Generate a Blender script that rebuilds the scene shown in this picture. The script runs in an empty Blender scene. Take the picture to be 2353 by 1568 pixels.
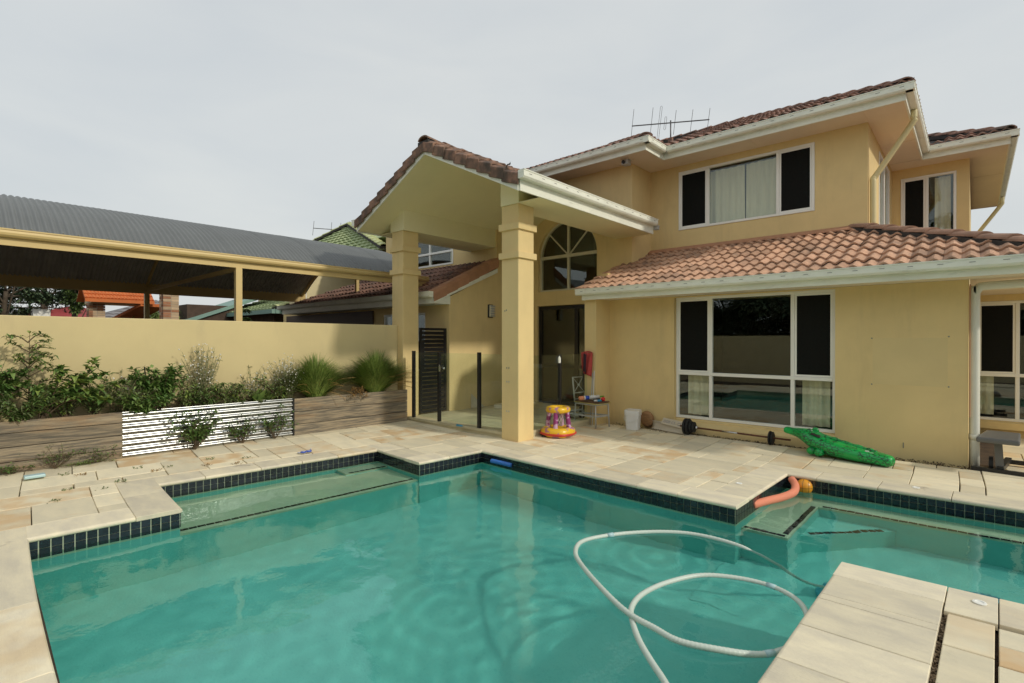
import bpy, bmesh, math, random
from mathutils import Vector, Matrix, noise as mnoise
R = math.radians
SC = bpy.context.scene
COL = SC.collection
random.seed(7)

# ------------------------------------------------------------------ camera, sky, sun, exposure
cam_d = bpy.data.cameras.new('camera')
cam = bpy.data.objects.new('camera', cam_d); COL.objects.link(cam)
cam_d.sensor_width = 36; cam_d.lens = 36 * 1181 / 2352
cam_d.clip_start = 0.05; cam_d.clip_end = 2000
cam.location = (0, 0, 1.6); cam.rotation_euler = (R(89.8), 0, R(41.93))
SC.camera = cam

SUN_EL, SUN_AZ = 33.0, 11.6            # elevation; azimuth measured from +X towards +Y
SUN_STRENGTH, SKY_STRENGTH, EXPOSURE = 1.2, 0.099, 0.60
world = bpy.data.worlds.new('World'); SC.world = world; world.use_nodes = True
nt = world.node_tree; nt.nodes.clear()
wo = nt.nodes.new('ShaderNodeOutputWorld'); bg = nt.nodes.new('ShaderNodeBackground')
sky = nt.nodes.new('ShaderNodeTexSky'); sky.sky_type = 'NISHITA'; sky.sun_disc = False
sky.sun_elevation = R(SUN_EL); sky.sun_rotation = R(90 - SUN_AZ)
sky.air_density = 1.6; sky.dust_density = 3.0
tc = nt.nodes.new('ShaderNodeTexCoord'); mp = nt.nodes.new('ShaderNodeMapping')
mp.inputs['Scale'].default_value = (1.0, 1.0, 3.2)
n1 = nt.nodes.new('ShaderNodeTexNoise'); n1.inputs['Scale'].default_value = 2.3
n1.inputs['Detail'].default_value = 6; n1.inputs['Roughness'].default_value = 0.5; n1.inputs['Distortion'].default_value = 0.35
cr = nt.nodes.new('ShaderNodeValToRGB')
cr.color_ramp.elements[0].position = 0.34; cr.color_ramp.elements[0].color = (4.22, 4.46, 4.6, 1)
cr.color_ramp.elements[1].position = 0.66; cr.color_ramp.elements[1].color = (4.72, 4.88, 4.86, 1)
mx = nt.nodes.new('ShaderNodeMix'); mx.data_type = 'RGBA'; mx.inputs['Factor'].default_value = 0.93
nt.links.new(tc.outputs['Generated'], mp.inputs['Vector']); nt.links.new(mp.outputs['Vector'], n1.inputs['Vector'])
nt.links.new(n1.outputs['Fac'], cr.inputs['Fac'])
nt.links.new(sky.outputs['Color'], mx.inputs['A']); nt.links.new(cr.outputs['Color'], mx.inputs['B'])
nt.links.new(mx.outputs['Result'], bg.inputs['Color']); bg.inputs['Strength'].default_value = SKY_STRENGTH
nt.links.new(bg.outputs['Background'], wo.inputs['Surface'])

sd = bpy.data.lights.new('sun', 'SUN'); sd.energy = SUN_STRENGTH; sd.angle = R(3.2); sd.color = (1.0, 0.93, 0.8)
sun = bpy.data.objects.new('sun', sd); COL.objects.link(sun)
sdir = Vector((math.cos(R(SUN_EL)) * math.cos(R(SUN_AZ)), math.cos(R(SUN_EL)) * math.sin(R(SUN_AZ)), math.sin(R(SUN_EL))))
sun.location = sdir * 40
sun.rotation_euler = sdir.to_track_quat('Z', 'Y').to_euler()
SC.view_settings.view_transform = 'Standard'; SC.view_settings.look = 'None'
SC.view_settings.exposure = EXPOSURE; SC.view_settings.gamma = 1; SC.view_settings.use_curve_mapping = False
SC.cycles.max_bounces = 9; SC.cycles.diffuse_bounces = 5; SC.cycles.transmission_bounces = 6; SC.cycles.transparent_max_bounces = 16
SC.cycles.sample_clamp_indirect = 6.0
SC.cycles.use_denoising = True

# ------------------------------------------------------------------ materials
MATS = {}
def mat(name, col, rough=0.7, var=0.12, scale=3.0, col2=None, bump=0.0, bscale=40.0, rand=0.0, metal=0.0, spec=0.5,
        stretch=(1, 1, 1), detail=6, lo=0.35, hi=0.65, coat=0.0, obj=False):
    """noise-mixed principled material; col2 is the second tone (default: a darker col); rand = per-object value shift"""
    m = bpy.data.materials.new(name); m.use_nodes = True; t = m.node_tree; N = t.nodes; L = t.links
    b = N['Principled BSDF']
    b.inputs['Roughness'].default_value = rough; b.inputs['Metallic'].default_value = metal
    b.inputs['Specular IOR Level'].default_value = spec; b.inputs['Coat Weight'].default_value = coat
    if obj:
        g = N.new('ShaderNodeTexCoord'); vec = g.outputs['Object']
    else:
        g = N.new('ShaderNodeNewGeometry'); vec = g.outputs['Position']
    mp = N.new('ShaderNodeMapping'); mp.inputs['Scale'].default_value = stretch
    L.new(vec, mp.inputs['Vector'])
    oi = N.new('ShaderNodeObjectInfo')
    if rand:
        ml = N.new('ShaderNodeMath'); ml.operation = 'MULTIPLY'; ml.inputs[1].default_value = 37.0
        L.new(oi.outputs['Random'], ml.inputs[0]); L.new(ml.outputs[0], mp.inputs['Location'])
    nz = N.new('ShaderNodeTexNoise'); nz.inputs['Scale'].default_value = scale; nz.inputs['Detail'].default_value = detail
    nz.inputs['Roughness'].default_value = 0.6
    L.new(mp.outputs['Vector'], nz.inputs['Vector'])
    r = N.new('ShaderNodeValToRGB'); e = r.color_ramp.elements
    c2 = col2 if col2 else tuple(c * (1 - var) for c in col)
    e[0].position = lo; e[0].color = (*c2, 1); e[1].position = hi; e[1].color = (*col, 1)
    L.new(nz.outputs['Fac'], r.inputs['Fac']); out = r.outputs['Color']
    if rand:
        hs = N.new('ShaderNodeHueSaturation'); mr = N.new('ShaderNodeMapRange')
        mr.inputs['To Min'].default_value = 1 - rand; mr.inputs['To Max'].default_value = 1 + rand
        L.new(oi.outputs['Random'], mr.inputs['Value']); L.new(mr.outputs['Result'], hs.inputs['Value'])
        L.new(out, hs.inputs['Color']); out = hs.outputs['Color']
    L.new(out, b.inputs['Base Color'])
    if bump:
        n2 = N.new('ShaderNodeTexNoise'); n2.inputs['Scale'].default_value = bscale; n2.inputs['Detail'].default_value = 5
        L.new(mp.outputs['Vector'], n2.inputs['Vector'])
        bp = N.new('ShaderNodeBump'); bp.inputs['Strength'].default_value = bump; bp.inputs['Distance'].default_value = 0.01
        L.new(n2.outputs['Fac'], bp.inputs['Height']); L.new(bp.outputs['Normal'], b.inputs['Normal'])
    MATS[name] = m
    return m

def thin_glass(name, tint=(1, 1, 1), boost=1.6, extra=0.0):
    m = bpy.data.materials.new(name); m.use_nodes = True; t = m.node_tree; N = t.nodes; L = t.links
    N.remove(N['Principled BSDF']); o = N['Material Output']
    tr = N.new('ShaderNodeBsdfTransparent'); tr.inputs['Color'].default_value = (*tint, 1)
    gl = N.new('ShaderNodeBsdfGlossy'); gl.inputs['Roughness'].default_value = 0.0; gl.inputs['Color'].default_value = (0.95, 1, 0.98, 1)
    fr = N.new('ShaderNodeLayerWeight'); fr.inputs['Blend'].default_value = 0.5
    pw = N.new('ShaderNodeMath'); pw.operation = 'POWER'; pw.inputs[1].default_value = 5.0
    ma = N.new('ShaderNodeMath'); ma.operation = 'MULTIPLY_ADD'; ma.inputs[1].default_value = 0.9; ma.inputs[2].default_value = extra; ma.use_clamp = True
    mi = N.new('ShaderNodeMixShader')
    L.new(fr.outputs['Facing'], pw.inputs[0]); L.new(pw.outputs[0], ma.inputs[0]); L.new(ma.outputs[0], mi.inputs[0])
    L.new(tr.outputs[0], mi.inputs[1]); L.new(gl.outputs[0], mi.inputs[2]); L.new(mi.outputs[0], o.inputs['Surface'])
    MATS[name] = m
    return m

def add_dirt(m, col, scale, lo, hi, stretch=(1, 1, 1), amount=1.0):
    """stain layer with a shape of its own laid over a material's base colour"""
    t = m.node_tree; N = t.nodes; L = t.links; b = N['Principled BSDF']
    src = b.inputs['Base Color'].links[0].from_socket
    g = N.new('ShaderNodeNewGeometry'); mp = N.new('ShaderNodeMapping'); mp.inputs['Scale'].default_value = stretch
    mp.inputs['Location'].default_value = (11.3, 4.1, 7.7)
    nz = N.new('ShaderNodeTexNoise'); nz.inputs['Scale'].default_value = scale; nz.inputs['Detail'].default_value = 8; nz.inputs['Roughness'].default_value = 0.65
    mr = N.new('ShaderNodeMapRange'); mr.inputs['From Min'].default_value = lo; mr.inputs['From Max'].default_value = hi; mr.inputs['To Max'].default_value = amount
    mx = N.new('ShaderNodeMix'); mx.data_type = 'RGBA'; mx.inputs['B'].default_value = (*col, 1)
    L.new(g.outputs['Position'], mp.inputs['Vector']); L.new(mp.outputs['Vector'], nz.inputs['Vector'])
    L.new(nz.outputs['Fac'], mr.inputs['Value']); L.new(mr.outputs['Result'], mx.inputs['Factor'])
    L.new(src, mx.inputs['A']); L.new(mx.outputs['Result'], b.inputs['Base Color'])
    return m

mat('render_wall', (0.80, 0.62, 0.30), 0.85, 0.1, 1.2, bump=0.25, bscale=160)
add_dirt(MATS['render_wall'], (0.42, 0.32, 0.16), 0.9, 0.55, 0.85, (1, 1, 0.35), 0.45)
add_dirt(MATS['render_wall'], (0.36, 0.29, 0.17), 3.2, 0.55, 0.82, (1, 1, 0.14), 0.28)
mat('render_garden', (0.66, 0.545, 0.29), 0.85, 0.08, 1.0, bump=0.25, bscale=160)
add_dirt(MATS['render_garden'], (0.45, 0.37, 0.22), 1.1, 0.55, 0.85, (1, 1, 0.4), 0.4)
add_dirt(MATS['render_garden'], (0.40, 0.34, 0.22), 2.6, 0.56, 0.80, (1, 1, 0.2), 0.35)
mat('soffit', (0.82, 0.71, 0.55), 0.8, 0.06, 1.5)
mat('porch_ceiling', (0.86, 0.80, 0.50), 0.75, 0.06, 1.2)
mat('white_trim', (0.88, 0.89, 0.77), 0.5, 0.1, 2.0)
add_dirt(MATS['white_trim'], (0.38, 0.38, 0.32), 5.0, 0.55, 0.8, (1, 1, 4), 0.6)
mat('white_frame', (0.90, 0.90, 0.84), 0.4, 0.04, 2.0)
mat('gutter_mark', (0.25, 0.25, 0.22), 0.6)
mat('cream_pipe', (0.66, 0.57, 0.30), 0.45, 0.06)
mat('white_pipe', (0.74, 0.74, 0.64), 0.45, 0.06)
mat('screen', (0.012, 0.013, 0.012), 0.8, 0.2, 30, spec=0.1)
mat('interior', (0.055, 0.05, 0.042), 0.9, 0.3)
mat('curtain', (0.78, 0.72, 0.52), 0.9, 0.15, 4, stretch=(3, 3, .4))
thin_glass('glass', (0.93, 0.96, 0.95), 1.5, 0.06)
thin_glass('fence_glass', (0.93, 0.975, 0.955), 1.4, 0.04)
mat('tile_wing', (0.60, 0.365, 0.235), 0.85, 0, 14, col2=(0.45, 0.265, 0.175), rand=0.22, bump=0.4, bscale=90)
add_dirt(MATS['tile_wing'], (0.16, 0.12, 0.10), 3.5, 0.52, 0.72, (1, 1, 1), 0.75)
mat('tile_upper', (0.34, 0.18, 0.13), 0.85, 0, 14, col2=(0.17, 0.095, 0.07), rand=0.25, bump=0.4, bscale=90)
add_dirt(MATS['tile_upper'], (0.07, 0.065, 0.055), 2.5, 0.48, 0.68, (1, 1, 1), 0.8)
mat('tile_verge', (0.34, 0.19, 0.125), 0.9, 0, 7, col2=(0.13, 0.085, 0.062), rand=0.18, bump=0.4, bscale=80)
add_dirt(MATS['tile_verge'], (0.055, 0.045, 0.035), 4.0, 0.45, 0.66, (1, 1, 0.6), 0.85)
mat('tile_orange', (0.50, 0.26, 0.155), 0.85, 0.15, 6, rand=0.08, bump=0.3, bscale=80)
mat('tile_cap', (0.40, 0.23, 0.155), 0.9, 0, 9, col2=(0.27, 0.16, 0.11), rand=0.15, bump=0.4, bscale=90)
mat('mortar', (0.06, 0.055, 0.05), 0.95, 0.3, 20)
mat('paver', (0.80, 0.71, 0.505), 0.75, 0, 2.2, col2=(0.69, 0.625, 0.46), rand=0.13, bump=0.25, bscale=45, stretch=(1, 3.0, 1))
add_dirt(MATS['paver'], (0.62, 0.36, 0.12), 1.7, 0.58, 0.78, (1, 1, 1), 0.75)
add_dirt(MATS['paver'], (0.30, 0.26, 0.18), 6.0, 0.62, 0.82, (1, 1, 1), 0.4)
mat('coping', (0.81, 0.725, 0.525), 0.7, 0, 2.6, col2=(0.64, 0.58, 0.45), rand=0.13, bump=0.3, bscale=45, stretch=(1, 2.5, 1))
add_dirt(MATS['coping'], (0.20, 0.16, 0.12), 1.9, 0.655, 0.73, (1, .6, 1), 0.6)
add_dirt(MATS['coping'], (0.60, 0.40, 0.17), 1.5, 0.60, 0.82, (1, 1, 1), 0.6)
def odd_stones(m, col, thr):
    """a share of the stones are a different, ironstone-stained colour"""
    t = m.node_tree; N = t.nodes; L = t.links; b = N['Principled BSDF']; src = b.inputs['Base Color'].links[0].from_socket
    oi = N.new('ShaderNodeObjectInfo'); w = N.new('ShaderNodeTexWhiteNoise'); w.noise_dimensions = '1D'; L.new(oi.outputs['Random'], w.inputs['W'])
    mr = N.new('ShaderNodeMapRange'); mr.inputs['From Min'].default_value = thr; mr.inputs['From Max'].default_value = 1.0; mr.inputs['To Max'].default_value = .75; L.new(w.outputs['Value'], mr.inputs['Value'])
    nz = N.new('ShaderNodeTexNoise'); nz.inputs['Scale'].default_value = 4.0; g = N.new('ShaderNodeNewGeometry'); L.new(g.outputs['Position'], nz.inputs['Vector'])
    m2 = N.new('ShaderNodeMapRange'); m2.inputs['From Min'].default_value = .35; m2.inputs['From Max'].default_value = .6; L.new(nz.outputs['Fac'], m2.inputs['Value'])
    mu = N.new('ShaderNodeMath'); mu.operation = 'MULTIPLY'; L.new(mr.outputs['Result'], mu.inputs[0]); L.new(m2.outputs['Result'], mu.inputs[1])
    mx = N.new('ShaderNodeMix'); mx.data_type = 'RGBA'; mx.inputs['B'].default_value = (*col, 1); L.new(mu.outputs[0], mx.inputs['Factor']); L.new(src, mx.inputs['A']); L.new(mx.outputs['Result'], b.inputs['Base Color'])
odd_stones(MATS['paver'], (0.62, 0.38, 0.16), .70); odd_stones(MATS['coping'], (0.64, 0.45, 0.22), .78)
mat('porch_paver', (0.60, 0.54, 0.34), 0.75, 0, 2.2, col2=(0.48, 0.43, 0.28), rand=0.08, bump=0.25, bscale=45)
mat('soil', (0.07, 0.045, 0.03), 0.95, 0.5, 9, bump=1.0, bscale=30)
mat('pool_tile', (0.018, 0.022, 0.032), 0.12, 0.4, 12, rand=0.35, bump=0.15, bscale=25, spec=0.6)
mat('plaster', (0.20, 0.63, 0.57), 0.7, 0, 1.2, col2=(0.16, 0.55, 0.50), bump=0.2, bscale=60)          # basin render with the teal of deep water put into its colour
add_dirt(MATS['plaster'], (0.06, 0.45, 0.42), 45, 0.54, 0.78, (1, 1, 1), 0.5)
mat('plaster_ledge', (0.52, 0.60, 0.42), 0.7, 0, 1.5, col2=(0.44, 0.52, 0.37), bump=0.2, bscale=60)     # ledges and band below the tiles: shallow-water tint and reflection put into the colour
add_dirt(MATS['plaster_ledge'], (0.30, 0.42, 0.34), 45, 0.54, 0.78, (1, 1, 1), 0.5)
mat('timber', (0.34, 0.275, 0.185), 0.85, 0, 4.0, col2=(0.13, 0.115, 0.09), bump=0.6, bscale=30, stretch=(6, 0.6, 9), rand=0.18, detail=10, lo=.38, hi=.62)
add_dirt(MATS['timber'], (0.34, 0.19, 0.075), 2.2, 0.52, 0.75, (1, .5, 3), 0.6)
mat('corrugated', (0.40, 0.41, 0.40), 0.25, 0.15, 6, metal=1.0)
add_dirt(MATS['corrugated'], (0.30, 0.24, 0.16), 7, 0.62, 0.78, (1, 1, 1.5), 0.7)
mat('carport_sheet', (0.155, 0.165, 0.165), 0.5, 0.12, 2, spec=0.5)
mat('carport_under', (0.50, 0.51, 0.50), 0.6, 0.2, 2)
mat('carport_paint', (0.66, 0.50, 0.22), 0.5, 0.06)
mat('black_metal', (0.012, 0.012, 0.013), 0.35, 0.2)
mat('steel', (0.6, 0.6, 0.6), 0.25, 0.1, metal=1.0)
mat('grey_metal', (0.50, 0.50, 0.48), 0.4, 0.1, metal=0.2)
mat('leaf_dark', (0.095, 0.18, 0.035), 0.45, 0, 9, col2=(0.05, 0.105, 0.022), rand=0.15)
mat('leaf_mid', (0.19, 0.28, 0.07), 0.55, 0, 9, col2=(0.10, 0.17, 0.04), rand=0.15)
mat('leaf_light', (0.27, 0.34, 0.07), 0.5, 0, 12, col2=(0.14, 0.21, 0.045), rand=0.1)
mat('leaf_grass', (0.26, 0.34, 0.075), 0.5, 0, 30, col2=(0.10, 0.17, 0.03))
mat('leaf_dry', (0.34, 0.20, 0.06), 0.8, 0.4, 12)
mat('leaf_weed', (0.22, 0.26, 0.10), 0.7, 0, 9, col2=(0.09, 0.125, 0.05))
mat('leaf_far', (0.09, 0.13, 0.05), 0.7, 0, 1.5, col2=(0.045, 0.075, 0.03))
mat('leaf_far2', (0.06, 0.105, 0.05), 0.7, 0, 1.5, col2=(0.03, 0.058, 0.03))
mat('stem', (0.13, 0.09, 0.05), 0.8, 0.3)
mat('stem_weed', (0.30, 0.29, 0.15), 0.8, 0.2)
mat('petal', (0.75, 0.73, 0.66), 0.7, 0.1)
mat('bark', (0.10, 0.075, 0.05), 0.9, 0.4, 8)

# ------------------------------------------------------------------ mesh helpers
class MB:
    def __init__(s): s.v = []; s.f = []; s.m = []
    def add(s, verts, faces, mi=0):
        o = len(s.v); s.v += [tuple(v) for v in verts]; s.f += [tuple(i + o for i in f) for f in faces]; s.m += [mi] * len(faces)
        return s
    def box(s, x0, x1, y0, y1, z0, z1, mi=0):
        if x0 > x1: x0, x1 = x1, x0
        if y0 > y1: y0, y1 = y1, y0
        if z0 > z1: z0, z1 = z1, z0
        v = [(x0, y0, z0), (x1, y0, z0), (x1, y1, z0), (x0, y1, z0), (x0, y0, z1), (x1, y0, z1), (x1, y1, z1), (x0, y1, z1)]
        return s.add(v, [(0, 3, 2, 1), (4, 5, 6, 7), (0, 1, 5, 4), (1, 2, 6, 5), (2, 3, 7, 6), (3, 0, 4, 7)], mi)
    def hexa(s, p, mi=0):      # 8 points: bottom ring then top ring
        return s.add(p, [(0, 3, 2, 1), (4, 5, 6, 7), (0, 1, 5, 4), (1, 2, 6, 5), (2, 3, 7, 6), (3, 0, 4, 7)], mi)
    def slab(s, pts, d, mi=0):  # polygon extruded by vector d
        n = len(pts); d = Vector(d); P = [Vector(p) for p in pts]; Q = [p + d for p in P]
        f = [tuple(range(n))[::-1], tuple(range(n, 2 * n))] + [(i, (i + 1) % n, n + (i + 1) % n, n + i) for i in range(n)]
        return s.add(P + Q, f, mi)
    def bar(s, a, b, w, h, mi=0, up=(0, 0, 1)):
        a = Vector(a); b = Vector(b); d = (b - a).normalized(); u = Vector(up)
        if abs(d.dot(u)) > 0.98: u = Vector((1, 0, 0))
        sd = d.cross(u).normalized(); u = sd.cross(d).normalized()
        p = [q + sd * (sx * w / 2) + u * (sz * h / 2) for q in (a, b) for sx, sz in ((-1, -1), (1, -1), (1, 1), (-1, 1))]
        return s.add(p, [(0, 1, 2, 3), (7, 6, 5, 4), (0, 4, 5, 1), (1, 5, 6, 2), (2, 6, 7, 3), (3, 7, 4, 0)], mi)
    def tube(s, pts, r, n=8, mi=0, cap=True):
        P = [Vector(p) for p in pts]; k = len(P); rr = r if isinstance(r, (list, tuple)) else [r] * k
        rings = []; prev = None
        for i in range(k):
            t = (P[min(i + 1, k - 1)] - P[max(i - 1, 0)])
            if t.length < 1e-9: t = Vector((0, 0, 1))
            t.normalize()
            if prev is None:
                u = Vector((0, 0, 1)) if abs(t.z) < 0.9 else Vector((1, 0, 0))
                u = (u - t * u.dot(t)).normalized()
            else:
                u = (prev - t * prev.dot(t)).normalized()
            prev = u; w = t.cross(u)
            rings.append([P[i] + (u * math.cos(2 * math.pi * j / n) + w * math.sin(2 * math.pi * j / n)) * rr[i] for j in range(n)])
        v = [q for rg in rings for q in rg]
        f = [(i * n + j, i * n + (j + 1) % n, (i + 1) * n + (j + 1) % n, (i + 1) * n + j) for i in range(k - 1) for j in range(n)]
        if cap: f += [tuple(range(n))[::-1], tuple(range((k - 1) * n, k * n))]
        return s.add(v, f, mi)
    def lathe(s, prof, c=(0, 0, 0), n=20, mi=0, axis='z', sx=1, sy=1):
        v = []; k = len(prof)
        for (r, z) in prof:
            for j in range(n):
                a = 2 * math.pi * j / n
                p = (r * math.cos(a) * sx, r * math.sin(a) * sy, z)
                if axis == 'x': p = (z, r * math.cos(a), r * math.sin(a))
                if axis == 'y': p = (r * math.cos(a), z, r * math.sin(a))
                v.append((p[0] + c[0], p[1] + c[1], p[2] + c[2]))
        f = [(i * n + j, i * n + (j + 1) % n, (i + 1) * n + (j + 1) % n, (i + 1) * n + j) for i in range(k - 1) for j in range(n)]
        f += [tuple(range(n))[::-1], tuple(range((k - 1) * n, k * n))]
        return s.add(v, f, mi)
    def torus(s, c, R_, r, n=40, m=14, mi=0, sq=0.0, wob=0.0):
        v = []
        for i in range(n):
            a = 2 * math.pi * i / n
            rr = R_ * (1 + sq * (1 / max(abs(math.cos(a)), abs(math.sin(a))) - 1)); r2 = r * (1 + wob * math.sin(7 * a))
            for j in range(m):
                b = 2 * math.pi * j / m
                v.append((c[0] + (rr + r2 * math.cos(b)) * math.cos(a), c[1] + (rr + r2 * math.cos(b)) * math.sin(a), c[2] + r2 * math.sin(b)))
        f = [(i * m + j, ((i + 1) % n) * m + j, ((i + 1) % n) * m + (j + 1) % m, i * m + (j + 1) % m) for i in range(n) for j in range(m)]
        return s.add(v, f, mi)
    def sphere(s, c, r, n=16, m=10, mi=0, sc=(1, 1, 1)):
        v = [(c[0], c[1], c[2] + r * sc[2])]
        for i in range(1, m):
            t = math.pi * i / m
            for j in range(n):
                a = 2 * math.pi * j / n
                v.append((c[0] + r * sc[0] * math.sin(t) * math.cos(a), c[1] + r * sc[1] * math.sin(t) * math.sin(a), c[2] + r * sc[2] * math.cos(t)))
        v.append((c[0], c[1], c[2] - r * sc[2])); e = len(v) - 1
        f = [(0, 1 + j, 1 + (j + 1) % n) for j in range(n)]
        f += [(1 + i * n + j, 1 + (i + 1) * n + j, 1 + (i + 1) * n + (j + 1) % n, 1 + i * n + (j + 1) % n) for i in range(m - 2) for j in range(n)]
        f += [(e, 1 + (m - 2) * n + (j + 1) % n, 1 + (m - 2) * n + j) for j in range(n)]
        return s.add(v, f, mi)
    def mesh(s, name, mats, smooth=False):
        me = bpy.data.meshes.new(name); me.from_pydata(s.v, [], s.f)
        for m in (mats if isinstance(mats, (list, tuple)) else [mats]): me.materials.append(MATS[m])
        if any(s.m): me.polygons.foreach_set('material_index', s.m)
        if smooth: me.polygons.foreach_set('use_smooth', [True] * len(s.f))
        me.update()
        return me
    def build(s, name, mats, parent=None, smooth=False):
        return link(name, s.mesh(name, mats, smooth), parent)

def base_of(o):
    v = Vector(o.location)
    while o.parent: o = o.parent; v = Vector(o.location)
    return v
def link(name, me, parent=None):
    o = bpy.data.objects.new(name, me); COL.objects.link(o)
    if parent is not None:
        o.parent = parent
        if parent.parent is None: o.matrix_parent_inverse = Matrix.Translation(-Vector(parent.location))
    return o
def tag(o, label=None, cat=None, group=None, kind=None):
    if label: o['label'] = label
    if cat: o['category'] = cat
    if group: o['group'] = group
    if kind: o['kind'] = kind
    return o
def thing(name, loc, label, cat, group=None):
    o = bpy.data.objects.new(name, None); COL.objects.link(o); o.location = loc; o.empty_display_size = 0.2
    return tag(o, label, cat, group)
def bevel(o, w=0.01, seg=2):
    b = o.modifiers.new('bevel', 'BEVEL'); b.width = w; b.segments = seg; b.limit_method = 'ANGLE'; b.angle_limit = R(40)
    return o
def spline(pts, n=8):
    P = [Vector(p) for p in pts]; out = []
    for i in range(len(P) - 1):
        a = P[max(i - 1, 0)]; b = P[i]; c = P[i + 1]; d = P[min(i + 2, len(P) - 1)]
        for k in range(n):
            t = k / n
            out.append(0.5 * ((2 * b) + (c - a) * t + (2 * a - 5 * b + 4 * c - d) * t * t + (3 * b - a - 3 * c + d) * t ** 3))
    out.append(P[-1]); return out

# ------------------------------------------------------------------ setting: ground, deck, pool
def clamp(x, a, b): return max(a, min(b, x))
def W(x, y):
    """deck plan: the pool surround is laid slightly out of square with the house"""
    a = 0.025 + 0.055 * clamp((-1.7 - x) / 3.7, 0, 1.3)
    f = clamp((9.0 - y) / 1.5, 0, 1) * clamp((y + 6) / 3, 0, 1)
    return (x + clamp(y - 5.2, -6, 2) * a * f, y + 0.011 * (clamp(x, -9, 3) + 2) ** 2 * f)
def gz(x):                       # deck falls gently away from the garden wall
    return 0.045 * clamp((-6.9 - x) / 1.3, 0, 1)

OUT = [(-5.30, .34), (-5.30, 1.40), (-6.38, 1.40), (-6.38, 4.07), (-5.30, 4.07), (-5.30, 5.135), (-1.71, 5.135), (-1.71, 6.79), (4.2, 6.79),
       (4.2, 4.32), (-.67, 4.32), (-.67, .34)]
def in_pool(x, y, g=0.0):
    return (-5.30 - g < x < -.67 + g and .34 - g < y < 5.135 + g) or (-6.38 - g < x < -5.2 and 1.40 - g < y < 4.07 + g) or (-1.71 - g < x < 4.2 + g and 4.32 - g < y < 6.79 + g)

# one ground sheet to the horizon, with the pool cut out of it
xs = [-400, -40, -12, -8.6, -6.38, -5.30, -1.71, -.67, 4.2, 12, 60, 400]; ys = [-400, -30, -8, .34, 1.40, 4.07, 4.32, 5.135, 6.79, 9, 14, 40, 400]
g = MB()
for i in range(len(xs) - 1):
    for j in range(len(ys) - 1):
        if in_pool((xs[i] + xs[i + 1]) / 2, (ys[j] + ys[j + 1]) / 2): continue
        q = []
        for x, y in ((xs[i], ys[j]), (xs[i + 1], ys[j]), (xs[i + 1], ys[j + 1]), (xs[i], ys[j + 1])):
            wx, wy = W(x, y) if (-8.7 < x < 5 and -9 < y < 10) else (x, y)
            q.append((wx, wy, -0.065))
        g.add(q, [(0, 1, 2, 3)])
tag(g.build('ground', 'soil'), kind='structure')

# pool shell
WZ = -0.155                                            # water level
pb = MB()
def wallstrip(a, b, z0, z1, mi=0):
    n = max(2, int(math.dist(a, b) / .5)); v = []; f = []
    for k in range(n + 1):
        x, y = W(a[0] + (b[0] - a[0]) * k / n, a[1] + (b[1] - a[1]) * k / n); v += [(x, y, z0), (x, y, z1)]
    for k in range(n): f.append((2 * k, 2 * k + 1, 2 * k + 3, 2 * k + 2))
    pb.add(v, f, mi)
for k in range(len(OUT)): wallstrip(OUT[k], OUT[(k + 1) % len(OUT)], -1.75, -0.30); wallstrip(OUT[k], OUT[(k + 1) % len(OUT)], -.30, -0.03, 1)  # upper band painted paler in place of the coping's reflection in the water
def floorq(x0, x1, y0, y1, z, z2=None, n=8):
    v = []; f = []
    for i in range(n + 1):
        for j in range(n + 1):
            x = x0 + (x1 - x0) * i / n; y = y0 + (y1 - y0) * j / n; wx, wy = W(x, y)
            v.append((wx, wy, z + ((z2 - z) * i / n if z2 is not None else 0)))
    for i in range(n):
        for j in range(n): f.append((i * (n + 1) + j, (i + 1) * (n + 1) + j, (i + 1) * (n + 1) + j + 1, i * (n + 1) + j + 1))
    pb.add(v, f)
floorq(-5.4, -.6, .3, 5.2, -1.35, -1.2); floorq(-1.8, 4.3, 4.3, 6.8, -1.22)
def bench(x0, x1, y0, y1, z):
    c = [W(x0, y0), W(x1, y0), W(x1, y1), W(x0, y1)]
    pb.hexa([(x, y, -1.7) for x, y in c] + [(x, y, z - .06) for x, y in c], 0); pb.hexa([(x, y, z - .06) for x, y in c] + [(x, y, z) for x, y in c], 1)  # ledge top painted paler to imitate shallower water
bench(-6.40, -5.33, 1.38, 4.09, -0.46)                 # shallow ledge of the left alcove
bench(-6.41, -6.10, 3.45, 4.10, -0.33)
bench(-1.73, -1.30, 5.30, 6.80, -0.47)                 # L-shaped ledge on the right
bench(-1.31, 4.25, 6.47, 6.80, -0.471)
c = [W(-1.31, 5.75), W(-.62, 6.48), W(-1.31, 6.48)]
pb.slab([(x, y, -1.7) for x, y in c], (0, 0, 0.92))
pool = tag(pb.build('pool_basin', ['plaster', 'plaster_ledge']), kind='structure')

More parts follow.
